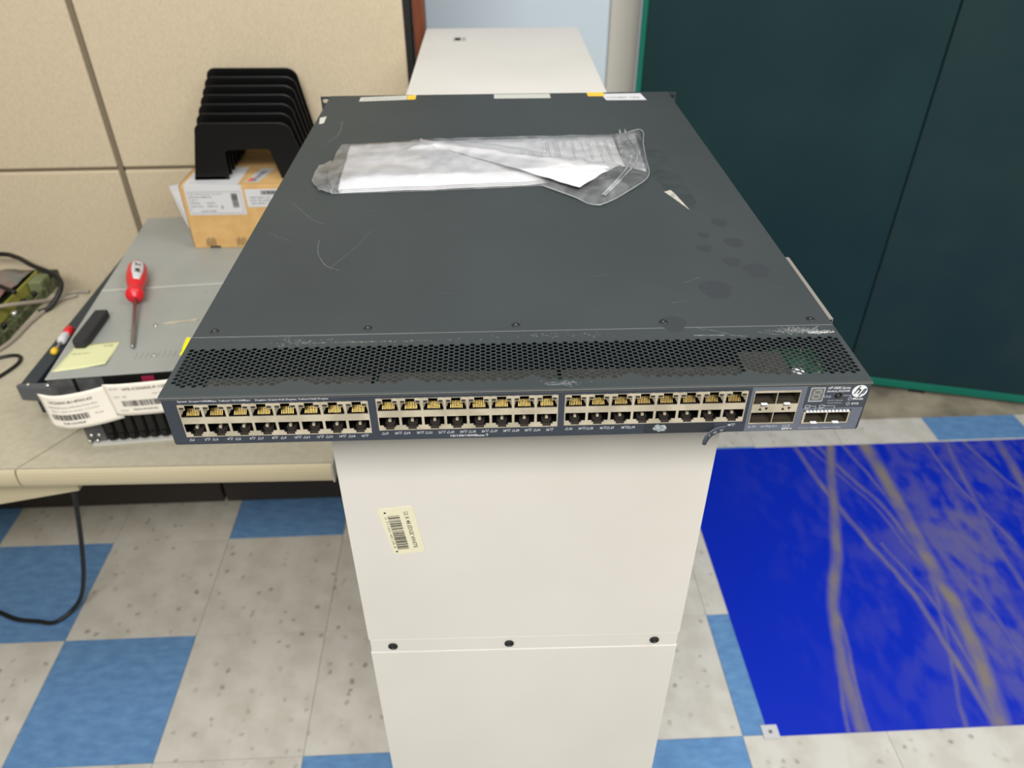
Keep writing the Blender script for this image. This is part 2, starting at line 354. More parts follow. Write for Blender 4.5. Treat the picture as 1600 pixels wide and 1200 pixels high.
# ------------------------------------------------------------------ blue tacky mat
def make_mat():
    x0, x1, y0, y1 = 1.578, 2.72, -.310, .599; nx, ny = 300, 240
    pl = [([(2.17,.60),(2.165,.45),(2.15,.194),(2.127,-.102),(2.073,-.31)], .018, .9), ([(2.062,.60),(1.967,.32),(1.9,.15),(1.838,.003),(1.80,-.15),(1.775,-.311)], .012, .8),
          ([(1.949,.60),(1.985,.344),(2.047,.051),(2.062,-.166),(2.06,-.31)], .007, .7), ([(2.02,.60),(2.10,.35),(2.14,.15)], .006, .6), ([(1.99,.60),(2.07,.38),(2.13,.1)], .004, .5),
          ([(2.10,.60),(2.13,.4),(2.145,.2)], .004, .55), ([(2.587,.60),(2.549,.393),(2.48,.1),(2.44,-.3)], .012, .7), ([(2.43,.60),(2.38,.36),(2.34,.1),(2.33,-.3)], .007, .5),
          ([(2.36,.60),(2.36,.4),(2.40,.18)], .004, .6), ([(2.48,.6),(2.52,.4),(2.62,.2)], .005, .6), ([(1.92,.20),(1.856,.06),(1.83,-.1),(1.805,-.217),(1.79,-.31)], .004, .6),
          ([(1.84,.0),(1.80,-.12),(1.745,-.311)], .004, .6), ([(2.15,.19),(2.10,0),(2.0,-.31)], .005, .5), ([(2.2,.1),(2.22,-.1),(2.2,-.31)], .005, .5), ([(2.05,.2),(2.09,0),(2.09,-.2)], .004, .6)]
    segs = []
    for pts, w, s in pl:
        sp = spline([(a, b, 0) for a, b in pts], 5)
        for a, b in zip(sp[:-1], sp[1:]): segs.append((a.x, a.y, b.x, b.y, w, s))
    X, Y = np.meshgrid(np.linspace(x0, x1, nx+1), np.linspace(y0, y1, ny+1)); D = np.zeros_like(X)
    NZ = np.array([[noise.fractal((x*6, y*6, 1.3), 1, 2, 4) for x in X[0]] for y in Y[:, 0]])
    N2 = np.array([[noise.fractal((x*30, y*14, 5.3), 1, 2, 3) for x in X[0]] for y in Y[:, 0]])
    wx = X+.008*NZ
    for ax, ay, bx, by, w, s in segs:
        dx, dy = bx-ax, by-ay; L2 = dx*dx+dy*dy+1e-12
        t = np.clip(((wx-ax)*dx+(Y-ay)*dy)/L2, 0, 1); d = np.hypot(wx-ax-t*dx, Y-ay-t*dy)
        D = np.maximum(D, 1.15*s*np.clip(1.35-d/(1.25*w), 0, 1)*(.8+.35*N2))
    haze = np.clip((X-1.66)/.8, 0, 1)*np.clip(.06+.36*NZ+.3*N2, 0, .27)
    haze += .28*np.exp(-((X-2.30)**2/.02+(Y-.27)**2/.02))*np.clip(.6+N2, 0, 1)
    haze += .30*np.exp(-((X-2.2)**2/.02+(Y-.0)**2/.08))*np.clip(.6+N2, 0, 1)
    D = np.clip(np.maximum(D, haze), 0, 1)
    v = []; f = []
    for j in range(ny+1):
        for i in range(nx+1): v.append((X[j, i]-x0, Y[j, i]-y0, .0022+.0004*max(0, NZ[j, i])))
    for j in range(ny):
        for i in range(nx): a = j*(nx+1)+i; f.append((a, a+1, a+nx+2, a+nx+1))
    k = len(v); wW, hH = x1-x0, y1-y0
    v += [(0,0,.0002),(wW,0,.0002),(wW,hH,.0002),(0,hH,.0002),(0,0,.0021),(wW,0,.0021),(wW,hH,.0021),(0,hH,.0021)]
    f += [(k,k+3,k+2,k+1),(k,k+1,k+5,k+4),(k+1,k+2,k+6,k+5),(k+2,k+3,k+7,k+6),(k+3,k,k+4,k+7)]
    me = bpy.data.meshes.new('floor_mat'); me.from_pydata(v, [], f)
    at = me.attributes.new('dirt', 'FLOAT', 'POINT'); at.data.foreach_set('value', list(D.ravel())+[0]*8)
    m = mat('blue_sticky_film', (0, 48, 196), .32); nt = m.node_tree; N = nt.nodes; L = nt.links; b = N['Principled BSDF']
    a = N.new('ShaderNodeAttribute'); a.attribute_name = 'dirt'; mx = N.new('ShaderNodeMix'); mx.data_type = 'RGBA'
    L.new(a.outputs['Fac'], mx.inputs[0]); mx.inputs[6].default_value = lin((0, 40, 190)); mx.inputs[7].default_value = lin((128, 120, 116)); L.new(mx.outputs[2], b.inputs['Base Color'])
    r = N.new('ShaderNodeMapRange'); r.inputs[3].default_value = .4; r.inputs[4].default_value = .85; L.new(a.outputs['Fac'], r.inputs[0]); L.new(r.outputs[0], b.inputs['Roughness'])
    me.materials.append(m)
    t = thing('sticky_floor_mat', 'bright blue sticky floor mat streaked with grey-brown wheel tracks and dust', 'mat', (x0, y0, 0))
    o = bpy.data.objects.new('film', me); COL.objects.link(o); o.parent = t
    mb = MB(); mb.box((-.012, -.006, .0034), (.022, .024, .0039), m_paper); q = mb.build('corner_tab', t); q['label'] = 'white corner tab with a small dark mark'
    mb = MB()
    for k in range(4):
        a = math.pi*k/4; c, s_ = math.cos(a)*.005, math.sin(a)*.005; n = Vector((-s_, c, 0)).normalized()*.0006
        mb.add([(.005-c-n.x, .009-s_-n.y, .0041+k*2e-5), (.005+c-n.x, .009+s_-n.y, .0041+k*2e-5), (.005+c+n.x, .009+s_+n.y, .0041+k*2e-5), (.005-c+n.x, .009-s_+n.y, .0041+k*2e-5)], [(0,1,2,3)], m_ink)
    mb.build('printed_mark', q)
make_mat()

# ------------------------------------------------------------------ white cabinet under the switch
cb = thing('white_cabinet', 'tall narrow white laminate cabinet carrying the grey network switch', 'cabinet', (.8875, -.685, 0), -.019)
CW, CL, CH = .301, 1.195, 1.2192
box('side_panel', (0, .0165, 0), (.012, CL, CH-.0165), m_cab, cb)
box('side_panel', (CW-.012, .0165, 0), (CW, CL, CH-.0165), m_cab, cb)
tp = box('top_panel', (0, 0, CH-.016), (CW, CL, CH), m_cab, cb, bevel=.0008)
box('back_panel', (.0125, CL-.012, 0), (CW-.0125, CL, CH-.0165), m_cab, cb)
box('front_panel', (0, 0, .9065), (CW, .016, CH-.0164), m_cab, cb, bevel=.0008)
box('front_panel', (0, 0, .0), (CW, .016, .8865), m_cab, cb, bevel=.0008)
st = box('joint_strip', (.001, .0004, .887), (CW-.001, .016, .906), m_cab, cb, bevel=.0005)
for x in (.0225, .1355, .2775):
    mb = MB(); R = Matrix.Translation((x, .0002, .896)) @ Matrix.Rotation(math.pi/2, 4, 'X')
    mb.lathe([(.0, -.0012), (.0034, -.0012), (.0036, .0006), (.0046, .001), (.0046, 0)], m_hole, R, 20); mb.build('screw', st)
# barcode sticker on the front
def barcode(mb, x0, x1, y0, y1, fn, m, horiz=True, seed=3):
    r = random.Random(seed); p = x0 if horiz else y0; e = x1 if horiz else y1
    while p < e:
        w = r.choice([1, 1, 2, 3])*(e-(x0 if horiz else y0))/95.0; q = min(p+w, e)
        c = [(p, y0), (q, y0), (q, y1), (p, y1)] if horiz else [(x0, p), (x1, p), (x1, q), (x0, q)]
        mb.add([fn(a, b) for a, b in c], [(0,1,2,3)], m); p = q+r.choice([1, 1, 2])*(e-(x0 if horiz else y0))/95.0
def put_text(mb, s, x, y, fn, m, w=None, h=None, shear=0, bold=0, rot=0):
    v, f = text2d(s, w, h, shear, bold); c, q = math.cos(rot), math.sin(rot)
    mb.add([fn(x+a*c-b*q, y+a*q+b*c) for a, b in v], f, m)
def front_local(d): return lambda a, b: (a*.001, -d, b*.001)
LS = Matrix.Translation((.0285, 0, 1.083)) @ Matrix.Rotation(math.radians(-7), 4, 'Y')
def lfn(d): return lambda a, b: tuple(LS @ Vector((a*.001, -d, -b*.001)))   # a right, b down, mm
mb = MB(); mb.prism([(0, 0), (.027, 0), (.0285, -.0015), (.0285, -.0545), (.027, -.056), (.0035, -.056), (.001, -.054), (-.0015, -.003)], -.0004, -.0001, m_label, LS, axis='y')
lb = mb.build('barcode_label', cb); lb['label'] = 'cream barcode sticker'
mb = MB(); barcode(mb, 5.5, 15.5, 9, 50, lfn(.00048), m_ink, horiz=False)
v, f = text2d('12 X 48 EDGE WHITE', 44, 3.6, bold=.01)
mb.add([lfn(.00048)(19.6+b, 6+a) for a, b in v], f, m_ink)
v, f = text2d('0 71160 48128 8', 38, 2.2)
mb.add([lfn(.00048)(2.6+b, 10+a) for a, b in v], f, m_inkgrey)
for yy in (5, 52.5): mb.add([lfn(.00048)(4.2+1.0*math.cos(t*math.pi/6), yy+1.0*math.sin(t*math.pi/6)) for t in range(12)], [tuple(range(12))], m_ink)
mb.build('printed_lettering', lb)
mb = MB(); mb.box((.0565, 1.075, CH), (.0815, 1.112, CH+.0004), m_sticker); q = mb.build('small_label', cb)
mb = MB(); mb.box((.060, 1.084, CH+.0004), (.071, 1.105, CH+.0006), m_ink); mb.box((.0765, 1.084, CH+.0004), (.0775, 1.105, CH+.0006), m_ink); mb.build('printed_mark', q)

# ------------------------------------------------------------------ desks
DZ = .725
def desk(name, label, poly, edge_pts, cap=None):
    t = thing(name, label, 'desk', (0, 0, 0))
    mb = MB(); mb.prism(poly, DZ-.0015, DZ, m_desk); mb.prism(poly, DZ-.026, DZ-.0015, m_deskedge); mb.build('desktop', t)
    return t
seam0, seam1 = (.262, -.212), (.62, .352)
dR = desk('desk', 'beige laminate desk with rounded front edge carrying the two stacked servers', [(.2635, -.2125), (.7578, -.2225), (.7578, .362), (.6285, .362)], None)
dL = desk('corner_desk', 'beige corner desk on the left below the loose circuit board and cables', [(-.9, -.208), (.2605, -.212), (.6255, .362), (-.9, .362)], None)
def bullnose(p0, p1, par):
    mb = MB(); d = Vector((p1[0]-p0[0], p1[1]-p0[1], 0)); prof = []
    for k in range(9):
        a = math.pi*k/8-math.pi/2; prof.append((-.007*math.cos(a), DZ-.018+.018*math.sin(a)))
    n = len(prof); nr = Vector((-d.y, d.x, 0)).normalized(); v = []
    for p in (p0, p1):
        for a, z in prof: v.append((p[0]+nr.x*a, p[1]+nr.y*a, z))
        v.append((p[0]+nr.x*.001, p[1]+nr.y*.001, DZ)); v.append((p[0]+nr.x*.001, p[1]+nr.y*.001, DZ-.036))
    # order profile bottom->top then top inner, bottom inner
    m = n+2; f = [(i, (i+1) % m, m+(i+1) % m, m+i) for i in range(m)]+[tuple(range(m)), tuple(range(2*m-1, m-1, -1))]
    mb.add(v, f, m_deskedge); mb.build('front_edge', par)
bullnose((.2635, -.2125), (.7578, -.2225), dR); bullnose((-.9, -.208), (.2605, -.212), dL)
box('end_strip', (.7580, -.2290, DZ-.035), (.7608, .355, DZ), m_capgrey, dR)
mb = MB(); mb.prism([(-.5, .485), (.31, .631), (.31, .698), (-.5, .698)], -.165, -.15, m_deskedge, axis='y'); mb.build('support_bracket', dL)
for x in (-.85, -.45): box('leg', (x, -.165, 0), (x+.05, .25, .698), m_deskedge, dL)
for x in (.45, .70): box('support_bracket', (x, .20, .60), (x+.03, .4465, .698), m_race, dR)

# ------------------------------------------------------------------ servers
SA = math.radians(4.5); SX, SY = .337, -.168
S1 = thing('lower_server', 'lower of two stacked servers, black drive bays showing in its front under a silver lid', 'server', (SX+.030, SY+.008, DZ+.0007), SA)
w = .425; D1 = .60
box('chassis', (0, .030, .003), (w, D1-.03, .066), m_srv, S1)
box('bottom_lip', (-.004, -.003, .000), (w, .03, .0035), m_capgrey2, S1)
box('top_rail', (0, .001, .0625), (w, .03, .0658), m_railgrey, S1)
bay = MB(); bay.box((.0008, .004, .006), (.0150, .029, .060), m_srvdk); bay.box((.0025, .0015, .012), (.0132, .0045, .056), m_srvdk); bay.box((.004, -.0005, .008), (.012, .0045, .020), m_srvdk)
bme = bay.mesh('drive_bay')
for k in range(24):
    o = bpy.data.objects.new('drive_bay', bme); COL.objects.link(o); o.parent = S1; o.location = (.020+k*.0166, 0, 0)
box('front_ear', (-.012, .004, .004), (.018, .02, .062), m_srvgrey, S1, bevel=.002)
mb = MB()
for k in range(4): mb.lathe([(0, 0), (.003, 0), (.003, .003), (0, .003)], m_bright, Matrix.Translation((-.008+k*.006, .003, .008+.012*(k % 2))) @ Matrix.Rotation(math.pi/2, 4, 'X'), 10)
mb.build('ear_fitting', S1)['kind'] = 'stuff'
S2 = thing('upper_server', 'upper stacked server with a wide galvanised steel lid beside the black-topped switch', 'server', (SX, SY, DZ+.0665), SA)
H2 = .865-(DZ+.0665)
box('chassis', (.004, .03, 0), (.436, .596, H2-.0022), m_srv, S2)
box('lid', (0, 0, H2-.002), (.44, .278, H2), m_srv, S2, bevel=.0006)
box('seam_edge', (0, .2785, H2-.002), (.44, .2805, H2+.0002), m_capgrey2, S2)
box('lid', (0, .281, H2-.002), (.44, .60, H2), m_srv, S2, bevel=.0006)
mb = MB(); mb.box((0, .003, .004), (.036, .03, H2-.003), m_srvgrey); mb.box((.0365, .006, .004), (.040, .03, H2-.003), m_srvdk); mb.box((.041, .004, .004), (.080, .03, H2-.004), m_srvgrey); mb.build('front_ear', S2, bevel=.001)
for k in range(3):
    x = .083+k*.118; mb = MB(); mb.box((x, .004, .004), (x+.115, .03, H2-.006), m_srvdk)
    q = mb.build('drive_bay', S2, bevel=.001)
    mb = MB(); mb.box((x+.055, .001, H2-.030), (x+.074, .006, H2-.009), m_magenta); mb.build('latch', q, bevel=.001)
mb = MB()
for k in range(12): mb.prism([(.118+k*.0085, .042), (.1205+k*.0085, .040), (.1225+k*.0085, .058), (.120+k*.0085, .059)], H2, H2+.0007, m_srv)
mb.build('embossed_vent', S2)['kind'] = 'stuff'
mb = MB(); mb.box((.205, .052, H2), (.212, .104, H2+.0004), m_lime); q = mb.build('yellow_sticker', S2); q.location = (-.016, -.01, 0); q['label'] = 'bright yellow sticker'
for x, y in ((.035, .27), (.12, .27), (.19, .25), (.14, .19), (.088, .128), (.19, .15), (.128, .145), (.02, .17)):
    mb = MB(); mb.lathe([(0, 0), (.0032, 0), (.0026, .0008), (0, .0009)], m_srv, Matrix.Translation((x, y, H2)), 12); mb.build('rivet', S2)
for x, y in ((.130, .140), (.150, .047)):
    mb = MB(); mb.lathe([(0, 0), (.0042, 0), (.0038, .0016), (.001, .0020), (0, .001)], m_bright, Matrix.Translation((x-.001, y, H2)), 14); mb.build('screw', S2)

RAIL = thing('rack_rail', 'dark navy sliding rack rail lying along the left side of the stacked servers', 'rail', (.274, -.086, DZ), math.radians(.3))
mb = MB(); mb.prism([(-.040, 0), (-.014, .0), (-.014, .53), (-.040, .53)], .05, .072, m_rail); mb.build('channel', RAIL, bevel=.0015)
mb = MB(); mb.prism([(-.042, -.004), (.030, -.016), (.030, .006), (-.008, .004), (-.042, .004)], .045, .074, m_railgrey); mb.build('end_bracket', RAIL, bevel=.0015)
mb = MB(); mb.lathe([(0, 0), (.003, 0), (.003, .003), (0, .003)], m_bright, Matrix.Translation((-.022, -.002, .074)), 10); mb.build('rivet', RAIL); mb = MB(); mb.lathe([(0, 0), (.0045, 0), (.004, .004), (0, .005)], m_bright, Matrix.Translation((.012, -.006, .074)), 10); mb.build('rivet', RAIL)
box('foot', (-.035, .02, 0), (-.014, .05, .05), m_rail, RAIL); box('foot', (-.035, .48, 0), (-.014, .51, .05), m_rail, RAIL)
box('inner_arm', (-.0135, .03, .055), (.012, .30, .060), m_srvdk, RAIL)
mb = MB(); mb.tube(spline([(.001, .03, .064), (.009, .09, .066), (.005, .16, .066), (.012, .23, .067)], 6), .0022, m_cableg, 8)
mb.build('bare_wire', RAIL)

# wire connectors (red / white / yellow) lying on the rail beside the foam block
wc = thing('wire_connector', 'small red and white wire connector with a yellow tip beside the dark foam block', 'connector', (.256, .004, .7973), math.radians(93))
mb = MB(); R = Matrix.Translation((.0, 0, .008)) @ Matrix.Rotation(math.pi/2, 4, 'Y')
mb.lathe([(0, .030), (.007, .031), (.008, .036), (.008, .052), (.006, .055), (0, .056)], m_paper, R, 14); mb.build('white_body', wc)
mb = MB(); mb.lathe([(0, .056), (.0078, .056), (.008, .062), (.0078, .074), (.005, .077), (0, .077)], m_red, R, 14); mb.build('red_cap', wc)
mb = MB(); mb.lathe([(0, -.006), (.005, -.005), (.006, .0), (.0055, .006), (0, .008)], m_yellow, R, 14); mb.build('yellow_tip', wc)
mb = MB(); mb.tube([(.006, 0, .008), (.031, 0, .008)], .0016, m_cableg, 8); mb.build('wire', wc)

# ------------------------------------------------------------------ things on the server lid  (LZ = lid height)
LZ = .8652
sn = MB(); pts = [(.338, -.150), (.417, -.134), (.4135, -.064), (.349, -.082)]
nx = 10; v = []; f = []
P = [Vector((.339, -.150)), Vector((.416, -.134)), Vector((.4135, -.0645)), Vector((.346, -.0745))]
for j in range(nx+1):
    for i in range(nx+1):
        s, t = i/nx, j/nx; p = P[0]*(1-s)*(1-t)+P[1]*s*(1-t)+P[2]*s*t+P[3]*(1-s)*t
        v.append((p.x, p.y, LZ+.0005+.006*max(0, s-.6)*max(0, .5-t)*2))
for j in range(nx):
    for i in range(nx): a = j*(nx+1)+i; f.append((a, a+1, a+nx+2, a+nx+1))
sn.add(v, f, m_note, True); nt_ = tag(sn.build('sticky_note'), 'pale yellow sticky note on the steel server lid under the foam block', 'note')
so = nt_.modifiers.new('s', 'SOLIDIFY'); so.thickness = .0002
mb = MB()
for k, (txt, x, y, wd) in enumerate((('2/1 5.1 11 1', .352, -.104, .026), ('FTZ', .393, -.082, .014))):
    vv, ff = text2d(txt, wd, .0045); mb.add([(x+a*math.cos(.12), y+b+a*math.sin(.12), LZ+.0012) for a, b in vv], ff, m_inkgrey)
mb.build('handwriting', nt_)['kind'] = 'stuff'
fb = MB(); pf = [(-.0085, -.050), (.0080, -.050), (.0112, -.038), (.0112, .050), (-.0105, .050), (-.0112, -.042)]
R = Matrix.Translation((.3570, -.0360, LZ+.0006)) @ Matrix.Rotation(math.radians(.5), 4, 'Z')
fb.prism(pf, .0009, .0150, m_foam, R); tag(fb.build('foam_block', bevel=.002), 'dark charcoal foam block lying half on the yellow sticky note', 'block')

sd = thing('screwdriver', 'red-handled screwdriver with a steel shaft lying on the galvanised server lid', 'screwdriver', (.4425, -.090, LZ+.0006), math.radians(106.6))
def RX(z): return Matrix.Translation((0, 0, z)) @ Matrix.Rotation(math.pi/2, 4, 'Y')
mb = MB(); mb.lathe([(0, .0), (.0024, .0), (.0032, .006), (.0032, .155), (0, .155)], m_steel, Matrix.Translation((0, 0, .0035)) @ Matrix.Rotation(math.radians(86.2), 4, 'Y'), 12); mb.build('shaft', sd)
mb = MB(); prof = [(0, .158), (.0125, .159), (.0142, .164), (.0135, .171), (.0095, .179), (.0098, .184), (.0125, .192), (.0160, .215), (.0168, .235), (.0155, .255), (.011, .268), (.004, .272), (0, .272)]; prof = [(r_*1.07, .147+(z_-.158)*1.12) for r_, z_ in prof]
mb.lathe(prof, m_red, RX(.0182), 20); mb.build('handle', sd)
mb = MB(); vv = []; ff = []; ns = 10
for i in range(ns+1):
    x = .188+i*(.260-.188)/ns; r = np.interp(x, [q[1] for q in prof], [q[0] for q in prof])+.0004; ha = .35+.25*math.sin(i/ns*2.6)
    for k in range(7):
        a = math.pi/2+.35+(k/6-.5)*2*ha; vv.append((x, r*math.cos(a), .0182+r*math.sin(a)))
for i in range(ns):
    for k in range(6): a = i*7+k; ff.append((a, a+1, a+8, a+7))
mb.add(vv, ff, m_paper, True); q = mb.build('grip_label', sd); q['label'] = 'white label on the grip'
q.modifiers.new('s', 'SOLIDIFY').thickness = .0002
mb = MB(); vv, ff = text2d('TX  M6', .040, .0105, bold=.03)
def wrap(a, b):
    x = .248-a; r = float(np.interp(x, [q_[1] for q_ in prof], [q_[0] for q_ in prof]))+.0009; an = math.pi/2+.35+(.0052-b)/r; return (x, r*math.cos(an), .0182+r*math.sin(an))
mb.add([wrap(a, b) for a, b in vv], ff, m_ink); mb.build('printed_lettering', q)

ct = MB(); R = Matrix.Translation((.466, -.0145, LZ+.0003)) @ Matrix.Rotation(math.radians(11), 4, 'Z')
ct.prism([(0, -.0015), (.01, -.002), (.054, -.002), (.056, .003), (.01, .002), (0, .0015)], .0, .0016, m_cage, R)
tag(ct.build('cable_tie'), 'short flat cream cable tie strip lying beside a shiny screw on the server lid', 'cable tie')

# cardboard box
bx = thing('cardboard_box', 'small brown cardboard box with white shipping labels standing on the back of the server', 'box', (.436, .277, LZ+.0002), math.radians(-1))
BW, BD, BH = .25, .20, .1275
t_ = .003
box('wall_panel', (0, 0, 0), (BW, t_, BH), m_card, bx, bevel=.0008); box('wall_panel', (0, BD-t_, 0), (BW, BD, BH), m_card, bx)
box('wall_panel', (0, t_, 0), (t_, BD-t_, BH), m_card, bx); box('wall_panel', (BW-t_, t_, 0), (BW, BD-t_, BH), m_card, bx)
box('top_flap', (.001, .001, BH), (BW, .10, BH+.002), m_card, bx); box('top_flap', (.001, .1008, BH), (BW, BD, BH+.002), m_card, bx)
box('edge_fold', (-.001, 0, .001), (-.0001, BD, BH+.002), m_cardedge, bx)
mb = MB(); mb.box((.008, -.0006, .070), (.117, -.0002, BH+.0024), m_paper); mb.box((.008, -.0002, BH+.0021), (.110, .095, BH+.0025), m_paper)
q = mb.build('shipping_label', bx); q['label'] = 'large white shipping label folded over the top edge'
mb = MB()
for a, b in (((.0125, .0733), (.1125, .0738)), ((.0125, .1165), (.1125, .1170))): mb.box((a[0], -.0009, a[1]), (b[0], -.0006, b[1]), m_inkgrey)
mb.box((.0125, -.0009, .0735), (.013, -.0006, .1168), m_inkgrey); mb.box((.112, -.0009, .0735), (.1125, -.0006, .1168), m_inkgrey)
fnb = lambda a, b: (a, -.0009, b)
for txt, x, z, wd, h in (('Ship to: Receiving Dept  Warehouse', .016, .111, .062, .0026), ('PO No: 4500128', .016, .105, .04, .003), ('QTY 1', .016, .099, .012, .003), ('PKG ID:', .016, .093, .016, .003), ('Made in China', .016, .0865, .02, .003), ('REV A', .046, .0865, .018, .003), ('DATE', .046, .093, .014, .003), ('X', .070, .082, .006, .007), ('Serial No. 30284', .030, .0765, .03, .003)):
    put_text(mb, txt, x, z, fnb, m_ink, w=wd, h=h)
barcode(mb, .094, .106, .085, .113, fnb, m_ink, horiz=False)
vv, ff = text2d('Handling label', .05, .004); mb.add([(.016+a, .012+b, BH+.0027) for a, b in vv], ff, m_inkgrey)
mb.build('printed_lettering', q)
mb = MB(); mb.box((.122, -.0006, .085), (.19, -.0002, .121), m_paper); q = mb.build('product_label', bx); q['label'] = 'smaller white label with a barcode'
mb = MB(); barcode(mb, .152, .186, .110, .118, fnb, m_ink, horiz=True, seed=5)
for k, s in enumerate(('HSN 3320 1101', 'P/N 70 2204', 'S/N 0001 15')): put_text(mb, s, .13, .103-k*.006, fnb, m_ink, w=.038, h=.003)
mb.build('printed_lettering', q)
mb = MB(); R = Matrix.Translation((.118, .012, BH+.0021))
mb.prism([(0, 0), (.030, 0), (.046, .075), (.018, .075)], 0, .0003, m_sticker, R); q = mb.build('tape_sticker', bx); q['label'] = 'grey sticker with an orange patch'
mb = MB(); mb.prism([(.006, .004), (.014, .004), (.019, .022), (.009, .022)], .0004, .0006, mat('orange_print', (240, 110, 40), .6), R)
vv, ff = text2d('SPARES', .055, .010, bold=.02); mb.add([(.118+.022-b+a*.22, .016+a, BH+.0028) for a, b in vv], ff, mat('violet_print', (110, 100, 150), .6)); mb.build('printed_patch', q)
mb = MB()
for x0 in (.025, .085):
    for k in range(5): mb.prism([(x0+k*.004, .004+.002*(k % 2)), (x0+k*.004+.0014, .004+.002*(k % 2)), (x0+k*.004+.003, .020+.003*(k % 2)), (x0+k*.004+.0018, .020+.003*(k % 2))], -.0006, -.0002, m_ink, axis='y')
mb.box((x0-.055, -.0006, .001), (x0-.034, -.0002, .0045), m_ink); mb.build('stamped_marks', bx)['kind'] = 'stuff'

# white padded sheet leaning between box and wall
mb = MB()
vv = [(.367, .398, .9475), (.392, .396, .953), (.4325, .39, .955), (.4325, .33, .8665), (.418, .33, .8665), (.387, .375, .893)]
n = len(vv); v2 = [(x-.0, y+.004, z) for x, y, z in vv]
mb.add(vv+v2, [tuple(range(n)), tuple(range(2*n-1, n-1, -1))]+[(i, (i+1) % n, n+(i+1) % n, n+i) for i in range(n)], m_paper)
tag(mb.build('packing_sheet'), 'plain white packing sheet sticking out behind the left side of the cardboard box', 'sheet')

# black desk sorter standing on the box
so_ = thing('desk_file_sorter', 'black plastic desktop file sorter with stepped upright dividers standing on the cardboard box', 'file sorter', (.459, .300, LZ+BH+.0026), 0)
def sorter_panel(k, notch):
    y = .0265*k+.003; dz = .0098*k; h = .108+dz; xo = -.0012*k
    L0, R0 = (0, 0), (.236, 0); tl, tr = .021, .190
    def arc(cx, cz, r, a0, a1, n=6): return [(cx+r*math.cos(a0+(a1-a0)*i/n), cz+r*math.sin(a0+(a1-a0)*i/n)) for i in range(n+1)]
    P = [(0, 0), (.066, 0), (.069, .053), (.073, .057), (.149, .058), (.153, .055), (.166, 0), (.226, 0), (.2005, h-.024)]+arc(.178, h-.024, .0225, .1, math.pi/2)+arc(tl+.018, h-.018, .018, math.pi/2, math.pi)
    mb = MB(); mb.prism([(x+xo, z) for x, z in P], y, y+.0035, m_blackplastic, axis='y')
    mb.build('divider', so_, bevel=.001)
for k in range(7): sorter_panel(k, k == 0)
for x0, x1 in ((.002, .060), (.172, .215)): box('base', (x0, .003, 0), (x1, .165, .006), m_blackplastic, so_)

# ------------------------------------------------------------------ paper tags on the server front
def paper_tag(name, label, pts_top, drop, curl, lines, code, seedn):
    # pts_top: plan curve (x,y) of the tag, drop: heights; grid sheet
    t = thing(name, label, 'tag', (0, 0, 0)); C = spline([(a, b, z) for a, b, z in pts_top], 6); n = len(C); m = 10
    ln = [0]
    for a, b in zip(C[:-1], C[1:]): ln.append(ln[-1]+(b-a).length)
    tot = ln[-1]
    def pos(s, tt, off=0):   # s along 0..1, tt down 0..1
        q = s*tot; i = 0
        while i < n-2 and ln[i+1] < q: i += 1
        u = (q-ln[i])/(ln[i+1]-ln[i]); p = C[i].lerp(C[i+1], min(max(u, 0), 1.0)); d = (C[i+1]-C[i]); nrm = Vector((d.y, -d.x, 0)).normalized()
        lean = curl*(tt**1.5)
        return (p.x+nrm.x*(lean+off)+drop[2]*tt, p.y+nrm.y*(lean+off), p.z-drop[0]*tt+drop[1]*tt*tt)
    vv = [pos(i/(n-1), j/m) for j in range(m+1) for i in range(n)]; ff = [(j*n+i, j*n+i+1, (j+1)*n+i+1, (j+1)*n+i) for j in range(m) for i in range(n-1)]
    mb = MB(); mb.add(vv, ff, m_tagpaper, True); o = mb.build('sheet', t); o.modifiers.new('s', 'SOLIDIFY').thickness = .0003
    H = drop[0]; mb = MB()
    for s, x, y, wd, h, mm in lines:
        vv, ff = text2d(s, wd*tot, h, bold=.012 if mm is m_ink else 0); mb.add([pos(x+a/tot, y-b/H, .0007) for a, b in vv], ff, mm)
    x0, x1, y0, y1 = code; r = random.Random(seedn); p = x0
    while p < x1:
        w_ = r.choice([1, 1, 2])*.0075; e = min(p+w_, x1); mb.add([pos(p, y0, .0007), pos(e, y0, .0007), pos(e, y1, .0007), pos(p, y1, .0007)], [(0,1,2,3)], m_ink); p = e+r.choice([1, 2])*.0065
    mb.build('printed_lettering', t)
    return t
paper_tag('paper_tag', 'curled white paper tag with UC520W print hanging at the left corner of the server front', [(.323, -.178, .846), (.352, -.184, .845), (.392, -.181, .849), (.432, -.174, .856)], (.066, .006, .008), .006,
    [('UC520W-8U-4FXO-K9', .12, .24, .60, .0046, m_ink), ('Unified 500 Series w/Wireless 8 User 4FXO', .08, .37, .68, .0030, m_inkgrey), ('Mfg Part: 19850  Rev A0  Base country China', .10, .49, .66, .0030, m_inkgrey), ('FHK1331F0HF', .20, .86, .30, .0042, m_ink), ('Taa', .66, .65, .12, .003, m_inkgrey)], (.08, .58, .56, .73), 11)
paper_tag('paper_tag', 'flat white barcode tag with WS-C3560 print hanging beside the slate front of the switch', [(.424, -.1775, .859), (.45, -.179, .860), (.49, -.178, .862), (.535, -.176, .865)], (.060, .002, .007), .003,
    [('WS-C3560X-P-12PD', .24, .20, .66, .0044, m_ink), ('SKU UPC', .07, .17, .12, .0030, m_inkgrey), ('V01  00', .08, .42, .18, .003, m_inkgrey), ('12W 19850', .62, .38, .18, .003, m_inkgrey), ('FDO1414X1SL', .28, .84, .34, .0036, m_ink), ('Serial', .10, .85, .10, .003, m_inkgrey)], (.16, .80, .52, .70), 12)

